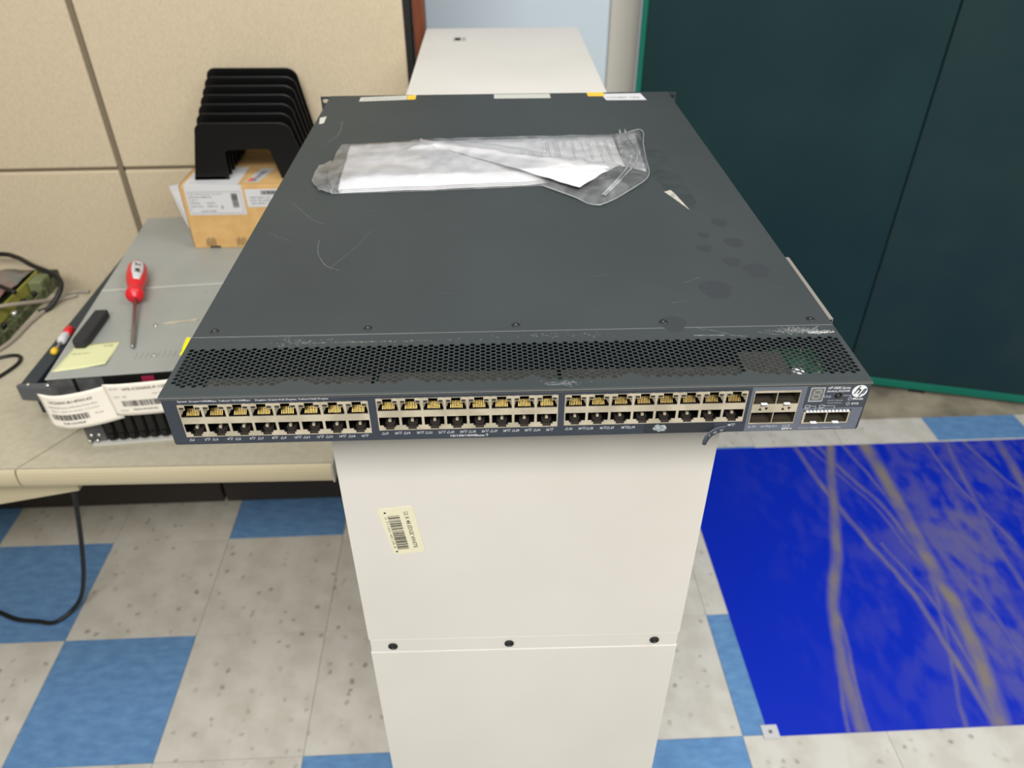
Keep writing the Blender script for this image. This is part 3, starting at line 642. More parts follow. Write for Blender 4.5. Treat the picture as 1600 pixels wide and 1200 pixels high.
# ------------------------------------------------------------------ loose electronics and cables on the left desk
pb = thing('circuit_board_tray', 'open olive green circuit board tray wrapped in plastic at the left end of the desk', 'circuit board', (.020, .28, DZ), math.radians(0))
mb = MB(); mb.box((-.38, -.20, .0), (.042, .135, .004), m_boardgreen); mb.build('board', pb)
for a, b in (((-.38, -.204, 0), (.042, -.20, .022)), ((.042, -.204, 0), (.046, .135, .020)), ((-.38, .1355, 0), (.046, .139, .03))): box('tray_wall', a, b, m_boardgreen, pb)
box('divider_wall', (.000, -.199, .0045), (.004, .133, .030), m_yellowgreen, pb)
mb = MB(); mb.box((.008, .075, .0042), (.036, .118, .032), mat('olive_transformer', (120, 128, 92), .5)); mb.build('transformer', pb, bevel=.003)
mb = MB()
for x, y, r, h in ((.022, -.12, .007, .012), (.024, -.07, .005, .014), (.020, -.02, .007, .012), (.016, .03, .006, .012), (.028, .055, .005, .016)):
    mb.lathe([(0, .004), (r, .004), (r, .004+h), (r*.6, .005+h), (0, .005+h)], m_bright if r > .006 else m_srvdk, Matrix.Translation((x, y, 0)), 12)
mb.build('component', pb)
mb = MB(); m_pink = mat('reddish_antistatic_wrap', (148, 112, 108), .25, rgb2=(120, 122, 116), scale=9, lo=.45, hi=.6)
vv = []; ff = []
for j in range(15):
    for i in range(21): vv.append((-.378+i*.0187, -.195+j*.0234, .034+.010*noise.noise((i*.35, j*.4, 2))+.006*math.sin(j/14*math.pi)))
for j in range(14):
    for i in range(20): a = j*21+i; ff.append((a, a+1, a+22, a+21))
mb.add(vv, ff, m_pink, True); o = mb.build('plastic_wrap', pb); o.modifiers.new('s', 'SOLIDIFY').thickness = .001

def cable(name, label, pts, r, m, cat='cable', n=10):
    mb = MB(); mb.tube(spline(pts, n), r, m, 10); return tag(mb.build(name), label, cat)
Zc = DZ+.060
cable('power_cable', 'thick black cable looping over the circuit board tray against the partition', [(-.42, .40, Zc), (-.20, .43, Zc), (-.06, .432, Zc+.004), (-.01, .415, Zc+.004), (.04, .380, Zc), (.10, .350, Zc-.012), (.112, .325, Zc-.030), (.098, .290, Zc-.052), (.080, .275, Zc-.0555)], .0052, m_cable)
cable('power_cable', 'straight black cable running across the plastic wrap towards the board edge', [(-.42, .33, Zc), (-.15, .325, Zc), (-.06, .318, Zc), (.00, .300, Zc-.002), (.05, .275, Zc-.008)], .0046, m_cable)
cable('grey_cable', 'grey cable crossing over the circuit board tray to the back of the desk', [(-.25, .19, Zc-.002), (-.06, .20, Zc-.006), (.0, .215, Zc-.012), (.050, .25, Zc-.022), (.085, .32, DZ+.008), (.115, .358, DZ+.0045), (.15, .359, DZ+.0045)], .0042, m_cableg)
cable('grey_cable', 'grey cable running down the bare desk along the tray edge', [(.13, .345, DZ+.0045), (.10, .32, DZ+.0045), (.082, .24, DZ+.0045), (.078, .17, DZ+.0045), (.06, .12, DZ+.0045), (.0, .055, DZ+.0045), (-.10, .02, DZ+.0045)], .0042, m_cableg)
cable('black_cord', 'thin black cord curling on the desk left of the rack rail', [(-.10, .045, DZ+.0035), (.03, .068, DZ+.0035), (.085, .108, DZ+.0035), (.118, .110, DZ+.0035), (.125, .075, DZ+.0035), (.09, .01, DZ+.0035), (.01, -.03, DZ+.0035), (-.06, -.05, DZ+.0035)], .0034, m_cable)
cable('hanging_cord', 'black power cord hanging under the desk and trailing over the blue floor tile', [(.235, .10, .690), (.215, .06, .675), (.185, .03, .60), (.160, .035, .47), (.112, .055, .30), (.055, .075, .13), (.005, .085, .03), (-.04, .05, .006), (-.09, .054, .0055), (-.14, .062, .0055), (-.20, .088, .0055), (-.32, .14, .0055)], .0052, m_cable)

# ------------------------------------------------------------------ the network switch
A = -.013239; SH = 38.0
SW = thing('network_switch', 'grey rack network switch with perforated lid and copper ports, lying on the white cabinet', 'network switch', (.808949, -.757895, CH+.0002), A)
def mmf(x, y, z): return (x*.001, y*.001, z*.001)
# lid with real hexagonal perforations
pitch, a_ = 3.463, 2.0
holes = []; cen = []
gaps = [80.5, 151.5, 227.5, 290, 366]
def ymin(x):
    v = 10.4
    if x > 22:
        for g in gaps: v = max(v, 15.8-abs(x-g)*.52)
    return v
for c in range(126):
    x = 3.2+pitch*c
    for r in range(11):
        y = 51.8-r*4.06-(2.03 if c % 2 else 0)
        if y < ymin(x)-.1: continue
        if x < 8 and y < 12: continue
        cen.append((x, y)); holes.append([(x+1.92*math.cos(math.pi*k/3), y+1.92*math.sin(math.pi*k/3)) for k in range(6)])
cells = {}
for x, y in cen: cells.setdefault((int(x//4), int(y//4)), []).append((x, y))
def inhex(x, y):
    for i in (-1, 0, 1):
        for j in (-1, 0, 1):
            for cx, cy in cells.get((int(x//4)+i, int(y//4)+j), ()):
                if (x-cx)**2+(y-cy)**2 < 1.45**2: return True
    return False
mb = MB(); add_plate(mb, [(-1.7, .6), (440.8, .6), (440.9, 67.6), (-1.8, 67.6)], holes, .7, m_sw, lambda x, y, d: mmf(x, y, SH-d), inhex)
grille = mb.build('perforated_lid', SW)
mb = MB(); mb.box(mmf(-1.8, 68.4, SH-1.2), mmf(441.2, 655, SH), m_sw); mb.build('rear_lid', SW, bevel=.0004)
mb = MB(); mb.box(mmf(-1.8, 67.7, SH-1.0), mmf(441.0, 68.3, SH-.15), m_edge); mb.build('lid_seam', SW)
mb = MB(); mb.prism([(.6, SH), (-.2, SH-.35), (-.5, SH-.9), (-.5, SH-2.0), (.6, SH-2.0)], -1.7, 440.8, m_sw, Matrix.Scale(.001, 4), axis='x')
mb.box(mmf(-1.6, -.56, SH-1.05), mmf(440.7, -.45, SH-.65), m_edge); mb.box(mmf(-1.6, -.35, SH-2.35), mmf(440.7, -.1, SH-2.15), m_edge)  # thin bright strips paint the highlight along the folded lip
mb.build('front_lip', SW)
mb = MB(); mb.box(mmf(-1.2, 1.2, 0), mmf(0, 655, SH-1.2), m_sw); mb.box(mmf(440, 1.2, 0), mmf(441.2, 655, SH-1.2), m_sw); mb.box(mmf(-1.2, 1.2, 0), mmf(441.2, 655, 1.0), m_sw); mb.box(mmf(0, 653.8, 1), mmf(440, 655, SH-1.2), m_sw)
mb.box(mmf(0, 110, 1), mmf(440, 111, SH-1.2), m_in); mb.box(mmf(.1, 1.3, 1.01), mmf(439.9, 110, 1.5), m_in); mb.build('chassis', SW)
# front plate with openings
R5 = lambda x0, z0, x1, z1: [(x0, z0), (x1, z0), (x1, z1), (x0, z1)]
BX = [(8.0, 125.6, 6.0, 31.8), (130.2, 244.2, 7.8, 33.3), (248.0, 363.6, 8.4, 33.0)]
fo = [R5(a, c, b, d) for a, b, c, d in BX]+[R5(367.4, 6.2, 397.0, 32.9), R5(401.8, 5.6, 432.3, 16.4)]
ff_ = lambda x, z, d: mmf(x, d, z)
mb = MB(); add_plate(mb, R5(0, 0, 440, SH-2.0), fo+[[(421.2+2.3*math.cos(k*math.pi/8), 27.6+2.3*math.sin(k*math.pi/8)) for k in range(16)]], 1.0, m_swfront, ff_); mb.build('front_plate', SW)
mb = MB(); add_plate(mb, [(365.6, .4), (438.9, .4), (439.4, 18.2), (400.3, 18.2), (400.3, 35.9), (365.6, 35.9)], [R5(367.2, 6.0, 397.2, 33.1), R5(401.6, 5.4, 432.5, 16.6)], .25, m_swlight, lambda x, z, d: mmf(x, -d, z))
q = mb.build('label_overlay', SW); q['label'] = 'light blue-grey overlay around the fibre ports'
mb = MB(); add_plate(mb, R5(400.5, 18.4, 439.6, 35.9), [[(421.2+2.3*math.cos(k*math.pi/8), 27.6+2.3*math.sin(k*math.pi/8)) for k in range(16)]], .25, m_swdark, lambda x, z, d: mmf(x, -d, z)); q = mb.build('label_overlay', SW); q['label'] = 'dark overlay around the display window'
mb = MB(); mb.box(mmf(300, -.06, .3), mmf(345.5, 0, 8.0), m_swbare); q = mb.build('bare_strip', SW); q['label'] = 'bare dark strip where the number label has torn off'
mb = MB()
for (x0, x1) in ((.4, 299.8), (345.8, 365.2)): mb.box(mmf(x0, -.22, .3), mmf(x1, 0, 5.2 if x0 < 5 else 6.4), m_swfront)
mb.build('number_label', SW)
# curled torn end of the label
C = spline([(354, -.3, 2.8), (349, -.8, 2.4), (345, -1.8, 1.0), (342, -3.0, -1.2), (340.3, -4.2, -4.0), (339.6, -5.0, -6.6)], 5); mb = MB(); vv = []; n = len(C)
for i, p in enumerate(C):
    t = (C[min(i+1, n-1)]-C[max(i-1, 0)]).normalized(); u = i/(n-1)
    wv = Vector((t.z, 0, -t.x)).normalized()*(2.5-1.3*u*u)
    for q_ in (-1, 0, 1): q = p+wv*q_; vv.append(mmf(*q))
mb.add(vv, [(i*3+k, i*3+k+1, i*3+k+4, i*3+k+3) for i in range(n-1) for k in (0, 1)], m_swfront, True)
q = mb.build('torn_label', SW); q.modifiers.new('s', 'SOLIDIFY').thickness = .00025; q['label'] = 'torn strip of number label curling down'
mb = MB()
for s, i in (('47', 2), ('45', 7), ('6', 11)):
    p = C[i+2]; v_, f_ = text2d(s, None, 1.7); rt = [0, .3, .75][('47', '45', '6').index(s)]
    mb.add([mmf(p.x-.6+a*math.cos(rt)-b*math.sin(rt)*.3, p.y-.9, p.z-.8+b+a*math.sin(rt)) for a, b in v_], f_, m_print)
mb.build('printed_number', q)
mb = MB(); rr = random.Random(4); pl = [(310.6+(3.6+1.5*rr.random())*math.cos(k*2*math.pi/22), 4.6+(2.0+1.4*rr.random())*math.sin(k*2*math.pi/22)) for k in range(22)]
mb.prism(pl, -.35, -.05, mat('adhesive_residue', (196, 204, 208), .7, rgb2=(130, 140, 146), scale=600, bump=.8, bscale=900), Matrix.Scale(.001, 4), axis='y'); q = mb.build('glue_residue', SW); q['label'] = 'whitish patch of dried glue'

# RJ45 blocks
def rj_block(x0, x1, z0, z1):
    w = x1-x0; p = w/8; H_ = z1-z0; k = H_/25.8
    holes = []; cents = []
    for c in range(8):
        cx = x0+p*(c+.5); hw = p/2-.8
        up = [(-hw, -10.2), (hw, -10.2), (hw, -3.9), (2.9, -3.9), (2.9, -.5), (-2.9, -.5), (-2.9, -3.9), (-hw, -3.9)]
        lo = [(-hw, -15.1), (-hw, -22.0), (-3.9, -22.0), (-3.9, -23.6), (-2.7, -23.6), (-2.7, -25.4), (2.7, -25.4), (2.7, -23.6), (3.9, -23.6), (3.9, -22.0), (hw, -22.0), (hw, -15.1)]
        holes += [[(cx+a, z1+b*k) for a, b in up], [(cx+a, z1+b*k) for a, b in lo]]; cents.append(cx)
    mb = MB(); add_plate(mb, R5(x0+.15, z0+.15, x1-.15, z1-.15), holes, .5, m_cage, lambda x, z, d: mmf(x, -.05+d, z))
    mb.box(mmf(x0+(12 if x0 < 20 else .1), .7, z1-.25), mmf(x1-.1, 27.5, z1-.05), m_cagetop)
    nsp = 0
    for c in range(9):   # bent shell springs between the ports
        xx = x0+p*c; mb.box(mmf(xx-.25, .5, z0+.3), mmf(xx+.25, 15, z1-.3), m_cage) if 0 < c < 8 else None
    blk = mb.build('port_block', SW)
    cavs = MB()
    cav = MB(); hw = p/2-.75
    def cavity(mb, cx, zt, zb, d=13):
        a, b = cx-hw, cx+hw; y0, y1 = .5, d
        mb.add([mmf(a,y0,zb),mmf(b,y0,zb),mmf(b,y0,zt),mmf(a,y0,zt),mmf(a,y1,zb),mmf(b,y1,zb),mmf(b,y1,zt),mmf(a,y1,zt)], [(0,1,5,4),(1,2,6,5),(2,3,7,6),(3,0,4,7),(4,5,6,7)], m_cav)
    upm = MB(); cavity(upm, 0, -.45*k, -10.3*k); lom = MB(); cavity(lom, 0, -15.0*k, -25.5*k)
    upm.box(mmf(-hw, .6, -10.3*k), mmf(hw, 1.2, -10.0*k), m_brown)
    lom.box(mmf(-hw, .55, -25.5*k), mmf(-2.8, 2.2, -22.3*k), m_cav); lom.box(mmf(2.8, .55, -25.5*k), mmf(hw, 2.2, -22.3*k), m_cav)
    lom.box(mmf(-2.6, 1.0, -25.4*k), mmf(2.6, 9, -23.8*k), m_brown); lom.box(mmf(-3.2, 3.6, -23.8*k), mmf(3.2, 9, -22.0*k), m_brown)
    lom.box(mmf(-.85, 2.2, -20.6*k), mmf(.85, 5, -18.9*k), m_cage)
    ume = upm.mesh('port'); lme = lom.mesh('port')
    pm = MB()
    for i in range(8):
        xx = (i-3.5)*1.02
        pm.add([mmf(xx-.15, 1.6, -9.7*k), mmf(xx+.15, 1.6, -9.7*k), mmf(xx+.12, 5.2, -6.6*k), mmf(xx-.12, 5.2, -6.6*k), mmf(xx-.15, 1.9, -9.9*k), mmf(xx+.15, 1.9, -9.9*k), mmf(xx+.12, 5.4, -6.8*k), mmf(xx-.12, 5.4, -6.8*k)],
               [(0,1,2,3),(7,6,5,4),(0,3,7,4),(1,5,6,2),(3,2,6,7),(0,4,5,1)], m_gold)
    pme = pm.mesh('contact_pins')
    sm = MB()
    for s in (-1, 1):
        x_ = s*(hw-.02); sm.add([mmf(x_, .6, -4.4*k), mmf(x_, .6, -8.8*k), mmf(x_-s*1.5, 2.6, -5.2*k), mmf(x_-s*1.3, 2.6, -6.8*k)], [(0,1,3,2)], m_cage)
    sme = sm.mesh('shield_spring')
    lm = MB()
    for s in (-1, 1):
        a, b = (2.95, hw+.15) if s > 0 else (-hw-.15, -2.95)
        lm.box(mmf(a, -.25, -4.1*k), mmf(b, .1, -1.3*k), m_cage); lm.box(mmf(a+.4, -.33, -3.6*k), mmf(b-.5, -.2, -1.9*k), m_led)
        m0 = (a+b)/2; lm.box(mmf(m0-.7, -.4, -.75*k), mmf(m0+.7, .1, .1), m_cage)
    lme2 = lm.mesh('led_window')
    for cx in cents:
        for me in (ume, lme):
            o = bpy.data.objects.new('port', me); COL.objects.link(o); o.parent = blk; o.location = (cx*.001, 0, z1*.001)
        for nm, me in (('contact_pins', pme), ('shield_spring', sme), ('led_window', lme2)):
            o = bpy.data.objects.new(nm, me); COL.objects.link(o); o.parent = blk; o.location = (cx*.001, 0, z1*.001)
for a, b, c, d in BX: rj_block(a, b, c, d)

# SFP+ cage 2x2 and SFP cage 1x2
def sfp_cavity(x0, x1, z0, z1, par, d=40):
    mb = MB(); y0 = .2
    mb.add([mmf(x0,y0,z0),mmf(x1,y0,z0),mmf(x1,y0,z1),mmf(x0,y0,z1),mmf(x0,d,z0),mmf(x1,d,z0),mmf(x1,d,z1),mmf(x0,d,z1)], [(0,1,5,4),(1,2,6,5),(2,3,7,6),(3,0,4,7),(4,5,6,7)], m_sfpin)
    mb.box(mmf(x0+1.5, 6, z0+.1), mmf(x1-1.5, 14, z0+1.6), m_brown); mb.build('port', par)
tris = []
H_ = []
for c in range(2):
    xa = 367.9+c*14.55; xb = xa+14.05; xm = (xa+xb)/2
    H_ += [R5(xa, 22.2, xb, 31.3), R5(xa, 7.0, xb, 15.7), [(xm-3.2, 17.2), (xm-.6, 17.2), (xm-1.9, 19.7)], [(xm+.8, 19.7), (xm+3.4, 19.7), (xm+2.1, 17.2)], R5(xm-2.2, 20.6, xm+2.2, 21.6)]
mb = MB(); add_plate(mb, R5(367.5, 6.4, 396.9, 32.8), H_, .4, m_cage, lambda x, z, d: mmf(x, -.45+d, z)); mb.box(mmf(367.5, .3, 32.4), mmf(396.9, 44, 32.7), m_cagetop); mb.box(mmf(367.6, .6, 16.4), mmf(396.8, .8, 21.9), m_cav)
sf = mb.build('sfp_cage', SW)
for c in range(2):
    xa = 367.9+c*14.55; xb = xa+14.05; xm = (xa+xb)/2
    sfp_cavity(xa, xb, 22.0, 31.4, sf); sfp_cavity(xa, xb, 6.9, 15.8, sf)
    mb = MB(); mb.box(mmf(xm-1.9, -1.5, 22.3), mmf(xm+1.9, .4, 22.9), m_white); mb.build('latch_tab', sf)
H_ = []
for c in range(2):
    xa = 403.4+c*14.3; H_.append(R5(xa, 6.4, xa+13.6, 14.4))
mb = MB(); add_plate(mb, R5(402.0, 5.8, 432.1, 15.2), H_, .4, m_cage, lambda x, z, d: mmf(x, -.45+d, z)); mb.box(mmf(402.2, .3, 15.0), mmf(432, 40, 15.3), m_cagetop)
for k in range(12): mb.box(mmf(403.3+k*2.38, -.9, 15.1), mmf(404.9+k*2.38, .3, 16.1), m_white)
for k in range(4): mb.box(mmf(401.9, -.7, 7.0+k*2.1), mmf(402.5, .2, 8.1+k*2.1), m_cage)
sg = mb.build('sfp_cage', SW)
for c in range(2):
    xa = 403.4+c*14.3; sfp_cavity(xa, xa+13.6, 6.3, 14.5, sg)
    mb = MB(); mb.box(mmf(xa+4.6, -1.3, 6.2), mmf(xa+8.6, .6, 6.8), m_white); mb.build('latch_tab', sg)
# circuit board and white label under the grille
mb = MB(); mb.box(mmf(398.5, 17.5, 18.8), mmf(429, 66, 20.2), m_pcb)
pcb = mb.build('circuit_board', SW)
for x0, x1 in ((125.8, 130), (244.4, 248)): box('circuit_board', mmf(x0, 2, 27), mmf(x1, 27, 28), m_pcb, SW)
mb = MB(); mb.box(mmf(399.5, 18, 20.2), mmf(406.5, 26, 31), m_white)
for k in range(26): x = rr.uniform(400, 426); y = rr.uniform(24, 62); mb.box(mmf(x, y, 20.2), mmf(x+rr.uniform(.6, 2), y+rr.uniform(.6, 2), 20.2+rr.uniform(.5, 2.5)), rr.choice([m_bright, m_srvdk, m_cage]))
mb.build('component', pcb)
# display window, mode button, lamps, logo and lettering on the front
mb = MB(); add_plate(mb, R5(402.6, 23.6, 411.6, 34.5), [R5(403.0, 24.0, 411.2, 34.1)], .2, m_print, lambda x, z, d: mmf(x, -.3-d, z)); mb.box(mmf(403, -.35, 24.0), mmf(411.2, -.25, 34.1), m_seg); dw = mb.build('display_window', SW)
mb = MB()
def seg(a, b, c, d): mb.prism([(a, b), (c, b), (c, d), (a, d)], -.45, -.35, m_segl, Matrix(((.001, 0, .00012, -.0000), (0, .001, 0, 0), (0, 0, .001, 0), (0, 0, 0, 1))), axis='y')
for s in ((405.2, 32.0, 409.0, 32.8), (405.2, 28.7, 409.0, 29.5), (405.2, 25.4, 409.0, 26.2), (404.6, 29.6, 405.4, 31.9), (408.8, 29.6, 409.6, 31.9), (404.6, 26.3, 405.4, 28.6), (408.8, 26.3, 409.6, 28.6)): seg(s[0]-3.4+0, s[1], s[2]-3.4, s[3])
mb.build('digit_segments', dw)
mb = MB(); Rb = Matrix.Translation(mmf(421.2, 0, 27.6)) @ Matrix.Rotation(math.pi/2, 4, 'X')
mb.lathe([(0, -.004), (.0022, -.004), (.0022, -.0012), (.0022, -.0012)], m_cav, Rb, 16); mb.lathe([(0, -.001), (.0014, -.001), (.0014, .0003), (.0011, .0006), (0, .0006)], m_brown, Rb, 16); mb.build('mode_button', SW)
fl_ = lambda a, b: mmf(a, -.30, b)
mb = MB()
def ring(cx, cz, r, t=.35, n=16):
    vv = [fl_(cx+rr_*math.cos(2*math.pi*k/n), cz+rr_*math.sin(2*math.pi*k/n)) for rr_ in (r, r-t) for k in range(n)]
    mb.add(vv, [(k, (k+1) % n, n+(k+1) % n, n+k) for k in range(n)], m_print)
def line(x0, z0, x1, z1, t=.3):
    d = Vector((x1-x0, z1-z0)).normalized(); n_ = Vector((-d.y, d.x))*t/2
    mb.add([fl_(x0-n_.x, z0-n_.y), fl_(x1-n_.x, z1-n_.y), fl_(x1+n_.x, z1+n_.y), fl_(x0+n_.x, z0+n_.y)], [(0,1,2,3)], m_print)
ring(429.2, 25.0, 1.25); ring(429.0, 21.1, 1.2); line(424.3, 27.8, 429.2, 27.8); line(429.2, 27.8, 429.2, 26.2)
put_text(mb, 'HP 5800 Series', 413.2, 33.0, fl_, m_white, w=14.6, h=1.9, shear=.3, bold=.012)
put_text(mb, 'Switch JG225B', 413.0, 30.3, fl_, m_white, w=14.6, h=1.9, shear=.3, bold=.012)
put_text(mb, 'Unit', 412.1, 26.4, fl_, m_print, w=4.6, h=2.0); put_text(mb, 'Mode', 431.2, 24.1, fl_, m_white, w=6.6, h=1.9, bold=.01); put_text(mb, 'SYS', 431.2, 20.3, fl_, m_white, w=4.6, h=1.7, bold=.01)
put_text(mb, 'Green=Speed', 415.2, 23.4, fl_, m_print, w=9.6, h=1.1); put_text(mb, 'Yellow=Duplex', 415.2, 21.4, fl_, m_print, w=9.6, h=1.1)
for x, n2, xe in ((401.9, '53', 408.6), (411.0, '54', 420.8)):
    for (a, b, c, d) in ((0, 1.8, 3, 1.8), (3, 1.8, 3, 0), (3, 0, 0, 0), (0, 0, 0, 1.8)): line(x+a, 18.9+b-.2, x+c, 18.9+d-.2, .35)
    put_text(mb, n2, x, 17.0, fl_, m_print, w=2.2, h=1.3); line(x+3.2, 19.8, xe, 19.8, .3); line(xe, 19.8, xe, 17.2, .3)
put_text(mb, 'Speed: Green=1000Mbps, Yellow=10/100Mbps', 9.4, 33.6, fl_, m_white, w=44.5, h=1.6, bold=.004)
put_text(mb, 'Duplex: Green=Full Duplex, Yellow=Half Duplex', 57.0, 33.6, fl_, m_white, w=44.8, h=1.6, bold=.004)
def tri(cx, z, upw, s=1.9):
    z0, z1 = (z, z+s) if upw else (z+s, z)
    a = [(cx-s*.6, z0), (cx+s*.6, z0), (cx, z1)]
    for p, q in zip(a, a[1:]+a[:1]): line(p[0], p[1], q[0], q[1], .28)
def num(s_, x, z):
    v_, f_ = text2d(s_, None, 1.7, bold=.006); mb.add([fl_(x+a*.9, z+b) for a, b in v_], f_, m_white); return max([a for a, b in v_])*.9
def numbers(o0, po, e0, pe, n0, z, skip=()):
    for c in range(8):
        a, b = n0+2*c, n0+2*c+1
        if a not in skip: x = o0+po*c-2.0; tri(x, z, True); num(str(a), x+1.5, z)
        if b not in skip: x = e0+pe*c-2.4; w_ = num(str(b), x, z); tri(x+w_+1.5, z, False)
numbers(12.6, 14.4, 21.5, 14.23, 1, 3.2); numbers(134.8, 13.87, 142.6, 13.82, 17, 4.7); numbers(252.2, 13.5, 260.1, 13.78, 33, 5.1, set(range(40, 48)))
put_text(mb, '10/100/1000Base-T', 175.4, 1.5, fl_, m_white, w=24.5, h=1.8, bold=.008)
for s, x, u in (('49', 370.6, 1), ('50', 376.6, 0), ('51', 384.2, 1), ('52', 390.8, 0)):
    put_text(mb, s, x-.5, 3.4, fl_, m_print, w=2.7, h=1.5); tri(x-1.9 if u else x+3.6, 3.4, bool(u), 1.5)
put_text(mb, 'SFP+', 390.2, .9, fl_, m_white, w=6.8, h=1.8, bold=.01); put_text(mb, 'Green=10Gbps, Yellow=1Gbps', 401.5, 1.3, fl_, m_print, w=28, h=1.4)
mb.build('printed_lettering', SW)
mb = MB(); mb.add([mmf(433.9+4.8*math.cos(k*math.pi/20), -.36, 31.0+4.75*math.sin(k*math.pi/20)) for k in range(40)], [tuple(range(40))], m_white)
lg = mb.build('round_logo', SW); lg['label'] = 'white round logo with slanted hp letters'
mb = MB(); fl2 = lambda a, b: mmf(a, -.40, b)
# the slanted h and p: long strokes run to the disc's rim
def stroke(x0, z0, x1, z1, t=1.0): mb.add([fl2(x0-t/2, z0), fl2(x0+t/2, z0), fl2(x1+t/2, z1), fl2(x1-t/2, z1)], [(0,1,2,3)], m_swfront)
sl = .42
stroke(430.9, 28.9, 430.9+sl*6.2, 35.1); stroke(433.1, 28.9, 433.1+sl*2.9, 31.8)
mb.add([fl2(432.0, 32.9), fl2(434.1, 32.9), fl2(434.7, 32.4), fl2(434.5, 31.5), fl2(433.5, 31.5), fl2(433.5, 31.9), fl2(431.6, 31.9)], [(0,1,2,3,4,5,6)], m_swfront)
stroke(434.2, 26.7, 434.2+sl*6.1, 32.8); mb.add([fl2(436.4, 32.9), fl2(438.0, 32.9), fl2(438.3, 32.4), fl2(437.1, 29.3), fl2(436.5, 28.9), fl2(435.0, 28.9), fl2(435.3, 29.7), fl2(436.2, 29.7), fl2(437.2, 32.1), fl2(436.1, 32.1)], [(0,1,2,3,4,5,6,7,8,9)], m_swfront)
mb.build('logo_letters', lg)
# screws on the lid
sme = MB(); sme.lathe([(0, 0), (.0031, 0), (.0029, .0004), (.0020, .0007), (.0012, .0004), (0, .0003)], m_screw, None, 18); sme.box((-.0005, -.0003, .0003), (.0005, .0003, .0007), m_bright); sme = sme.mesh('screw')
for x in (11.7, 117.3, 220.2, 323.6, 427.7):
    o = bpy.data.objects.new('screw', sme); COL.objects.link(o); o.parent = SW; o.location = mmf(x, 75.8, SH)
# side rail brackets
for s in (1, -1):
    SHb = SH if s > 0 else SH-7
    xe = 441.9 if s > 0 else -1.9; mb = MB(); y0, y1 = (76, 172) if s > 0 else (72, 170)
    pr = [(-.5*s, 0), (2.4*s, 0), (2.4*s, -5), (1.8*s, -5), (1.8*s, -.9), (-.5*s, -.9)]
    mb.prism([(xe+a, SHb-.3+b) for a, b in pr], y0, y1, m_bracket, Matrix.Scale(.001, 4), axis='y'); q = mb.build('side_bracket', SW)
for s in (0, 1):
    x0, x1 = ((-14.5, -.2) if s == 0 else (440.2, 452.5)); cx = (x0+x1)/2-(.8 if s == 0 else -.8)
    def slot(cz): return [(cx+(1.6 if abs(a) < math.pi/2 else -1.6)+2.4*math.cos(a), cz+2.4*math.sin(a)) for a in [math.pi*(k/8-.5) for k in range(9)]+[math.pi*(k/8+.5) for k in range(9)]]
    def slot(cz):
        P = []
        for k in range(9): a = math.pi*(k/8-.5); P.append((cx+1.7+2.5*math.cos(a), cz+2.5*math.sin(a)))
        for k in range(9): a = math.pi*(k/8+.5); P.append((cx-1.7+2.5*math.cos(a), cz+2.5*math.sin(a)))
        return P
    mb = MB(); add_plate(mb, R5(x0, 0.5, x1, SH-.5), [slot(SH-6), slot(8)], 1.6, m_sw, lambda x, z, d: mmf(x, 653+d, z)); q = mb.build('mounting_ear', SW)
# stickers along the back of the lid
def sticker(P, m, name, lab, z=.15):
    mb = MB(); mb.prism(P, SH, SH+z, m, Matrix.Scale(.001, 4)); o = mb.build(name, SW); o['label'] = lab; return o
q = sticker([(39, 628), (99, 633), (99, 652), (39, 646)], m_sticker, 'sticker', 'grey-white strip sticker')
mb = MB(); v_, f_ = text2d('S/N 5C8 0123 4 C7 1', 50, 6); mb.add([mmf(43+a, 634+b+a*.09, SH+.22) for a, b in v_], f_, m_inkgrey); mb.build('printed_lettering', q)
sticker([(99.5, 633), (110.5, 634), (110.5, 654), (99.5, 652)], m_yellow, 'sticker', 'yellow sticker end')
sticker([(212, 633), (285, 632), (285, 652), (212, 652)], m_sticker, 'sticker', 'plain pale strip sticker')
sticker([(334, 638), (356, 637), (356, 655), (334, 655)], m_yellow, 'sticker', 'small yellow sticker')
q = sticker([(355.5, 619), (407, 618), (404, 648), (352, 648)], m_paper, 'sticker', 'white printed sticker', .12)
mb = MB(); v_, f_ = text2d('CN18BX 1006', 42, 8); mb.add([mmf(358+a, 626+b, SH+.2) for a, b in v_], f_, m_inkgrey); mb.build('printed_lettering', q)
q = sticker([(4, 536), (9, 540), (8, 566), (1, 560)], m_sticker, 'sticker', 'scrap of white sticker on the left edge')
# torn tape, scratches and scuffs
mb = MB(); mb.prism([(370, 312), (377, 316), (379, 309), (385, 268), (376, 296)], SH, SH+.2, mat('tape_remnant', (150, 145, 136), .6, rgb2=(176, 172, 164), scale=200), Matrix.Scale(.001, 4)); q = mb.build('tape_remnant', SW)
mb = MB(); mb.prism([(374, 400), (372, 432), (392, 436), (393, 380), (396, 290), (388, 268), (379, 312), (372, 318), (366, 360)], SH, SH+.05, mat('tape_mark', (47, 54, 55), .5, spec=.3, rgb2=(58, 64, 66), scale=60, lo=.3, hi=.7), Matrix.Scale(.001, 4)); mb.build('tape_mark', SW)
mb = MB()
def scr(pts, w=.5, m=m_scratch):
    P = [Vector((a, b, 0)) for a, b in pts]; P = spline(P, 5) if len(P) > 2 else P
    for a, b in zip(P[:-1], P[1:]):
        d = (b-a).normalized(); n_ = Vector((-d.y, d.x, 0))*w/2
        mb.add([mmf(*(a-n_+Vector((0, 0, SH+.06)))), mmf(*(b-n_+Vector((0, 0, SH+.06)))), mmf(*(b+n_+Vector((0, 0, SH+.06)))), mmf(*(a+n_+Vector((0, 0, SH+.06))))], [(0,1,2,3)], m)
scr([(59, 219), (62, 195), (72, 172), (84, 163)], .5); scr([(76, 166), (92, 205), (100, 235)], .3); scr([(30, 545), (33, 500), (25, 470)], .8)
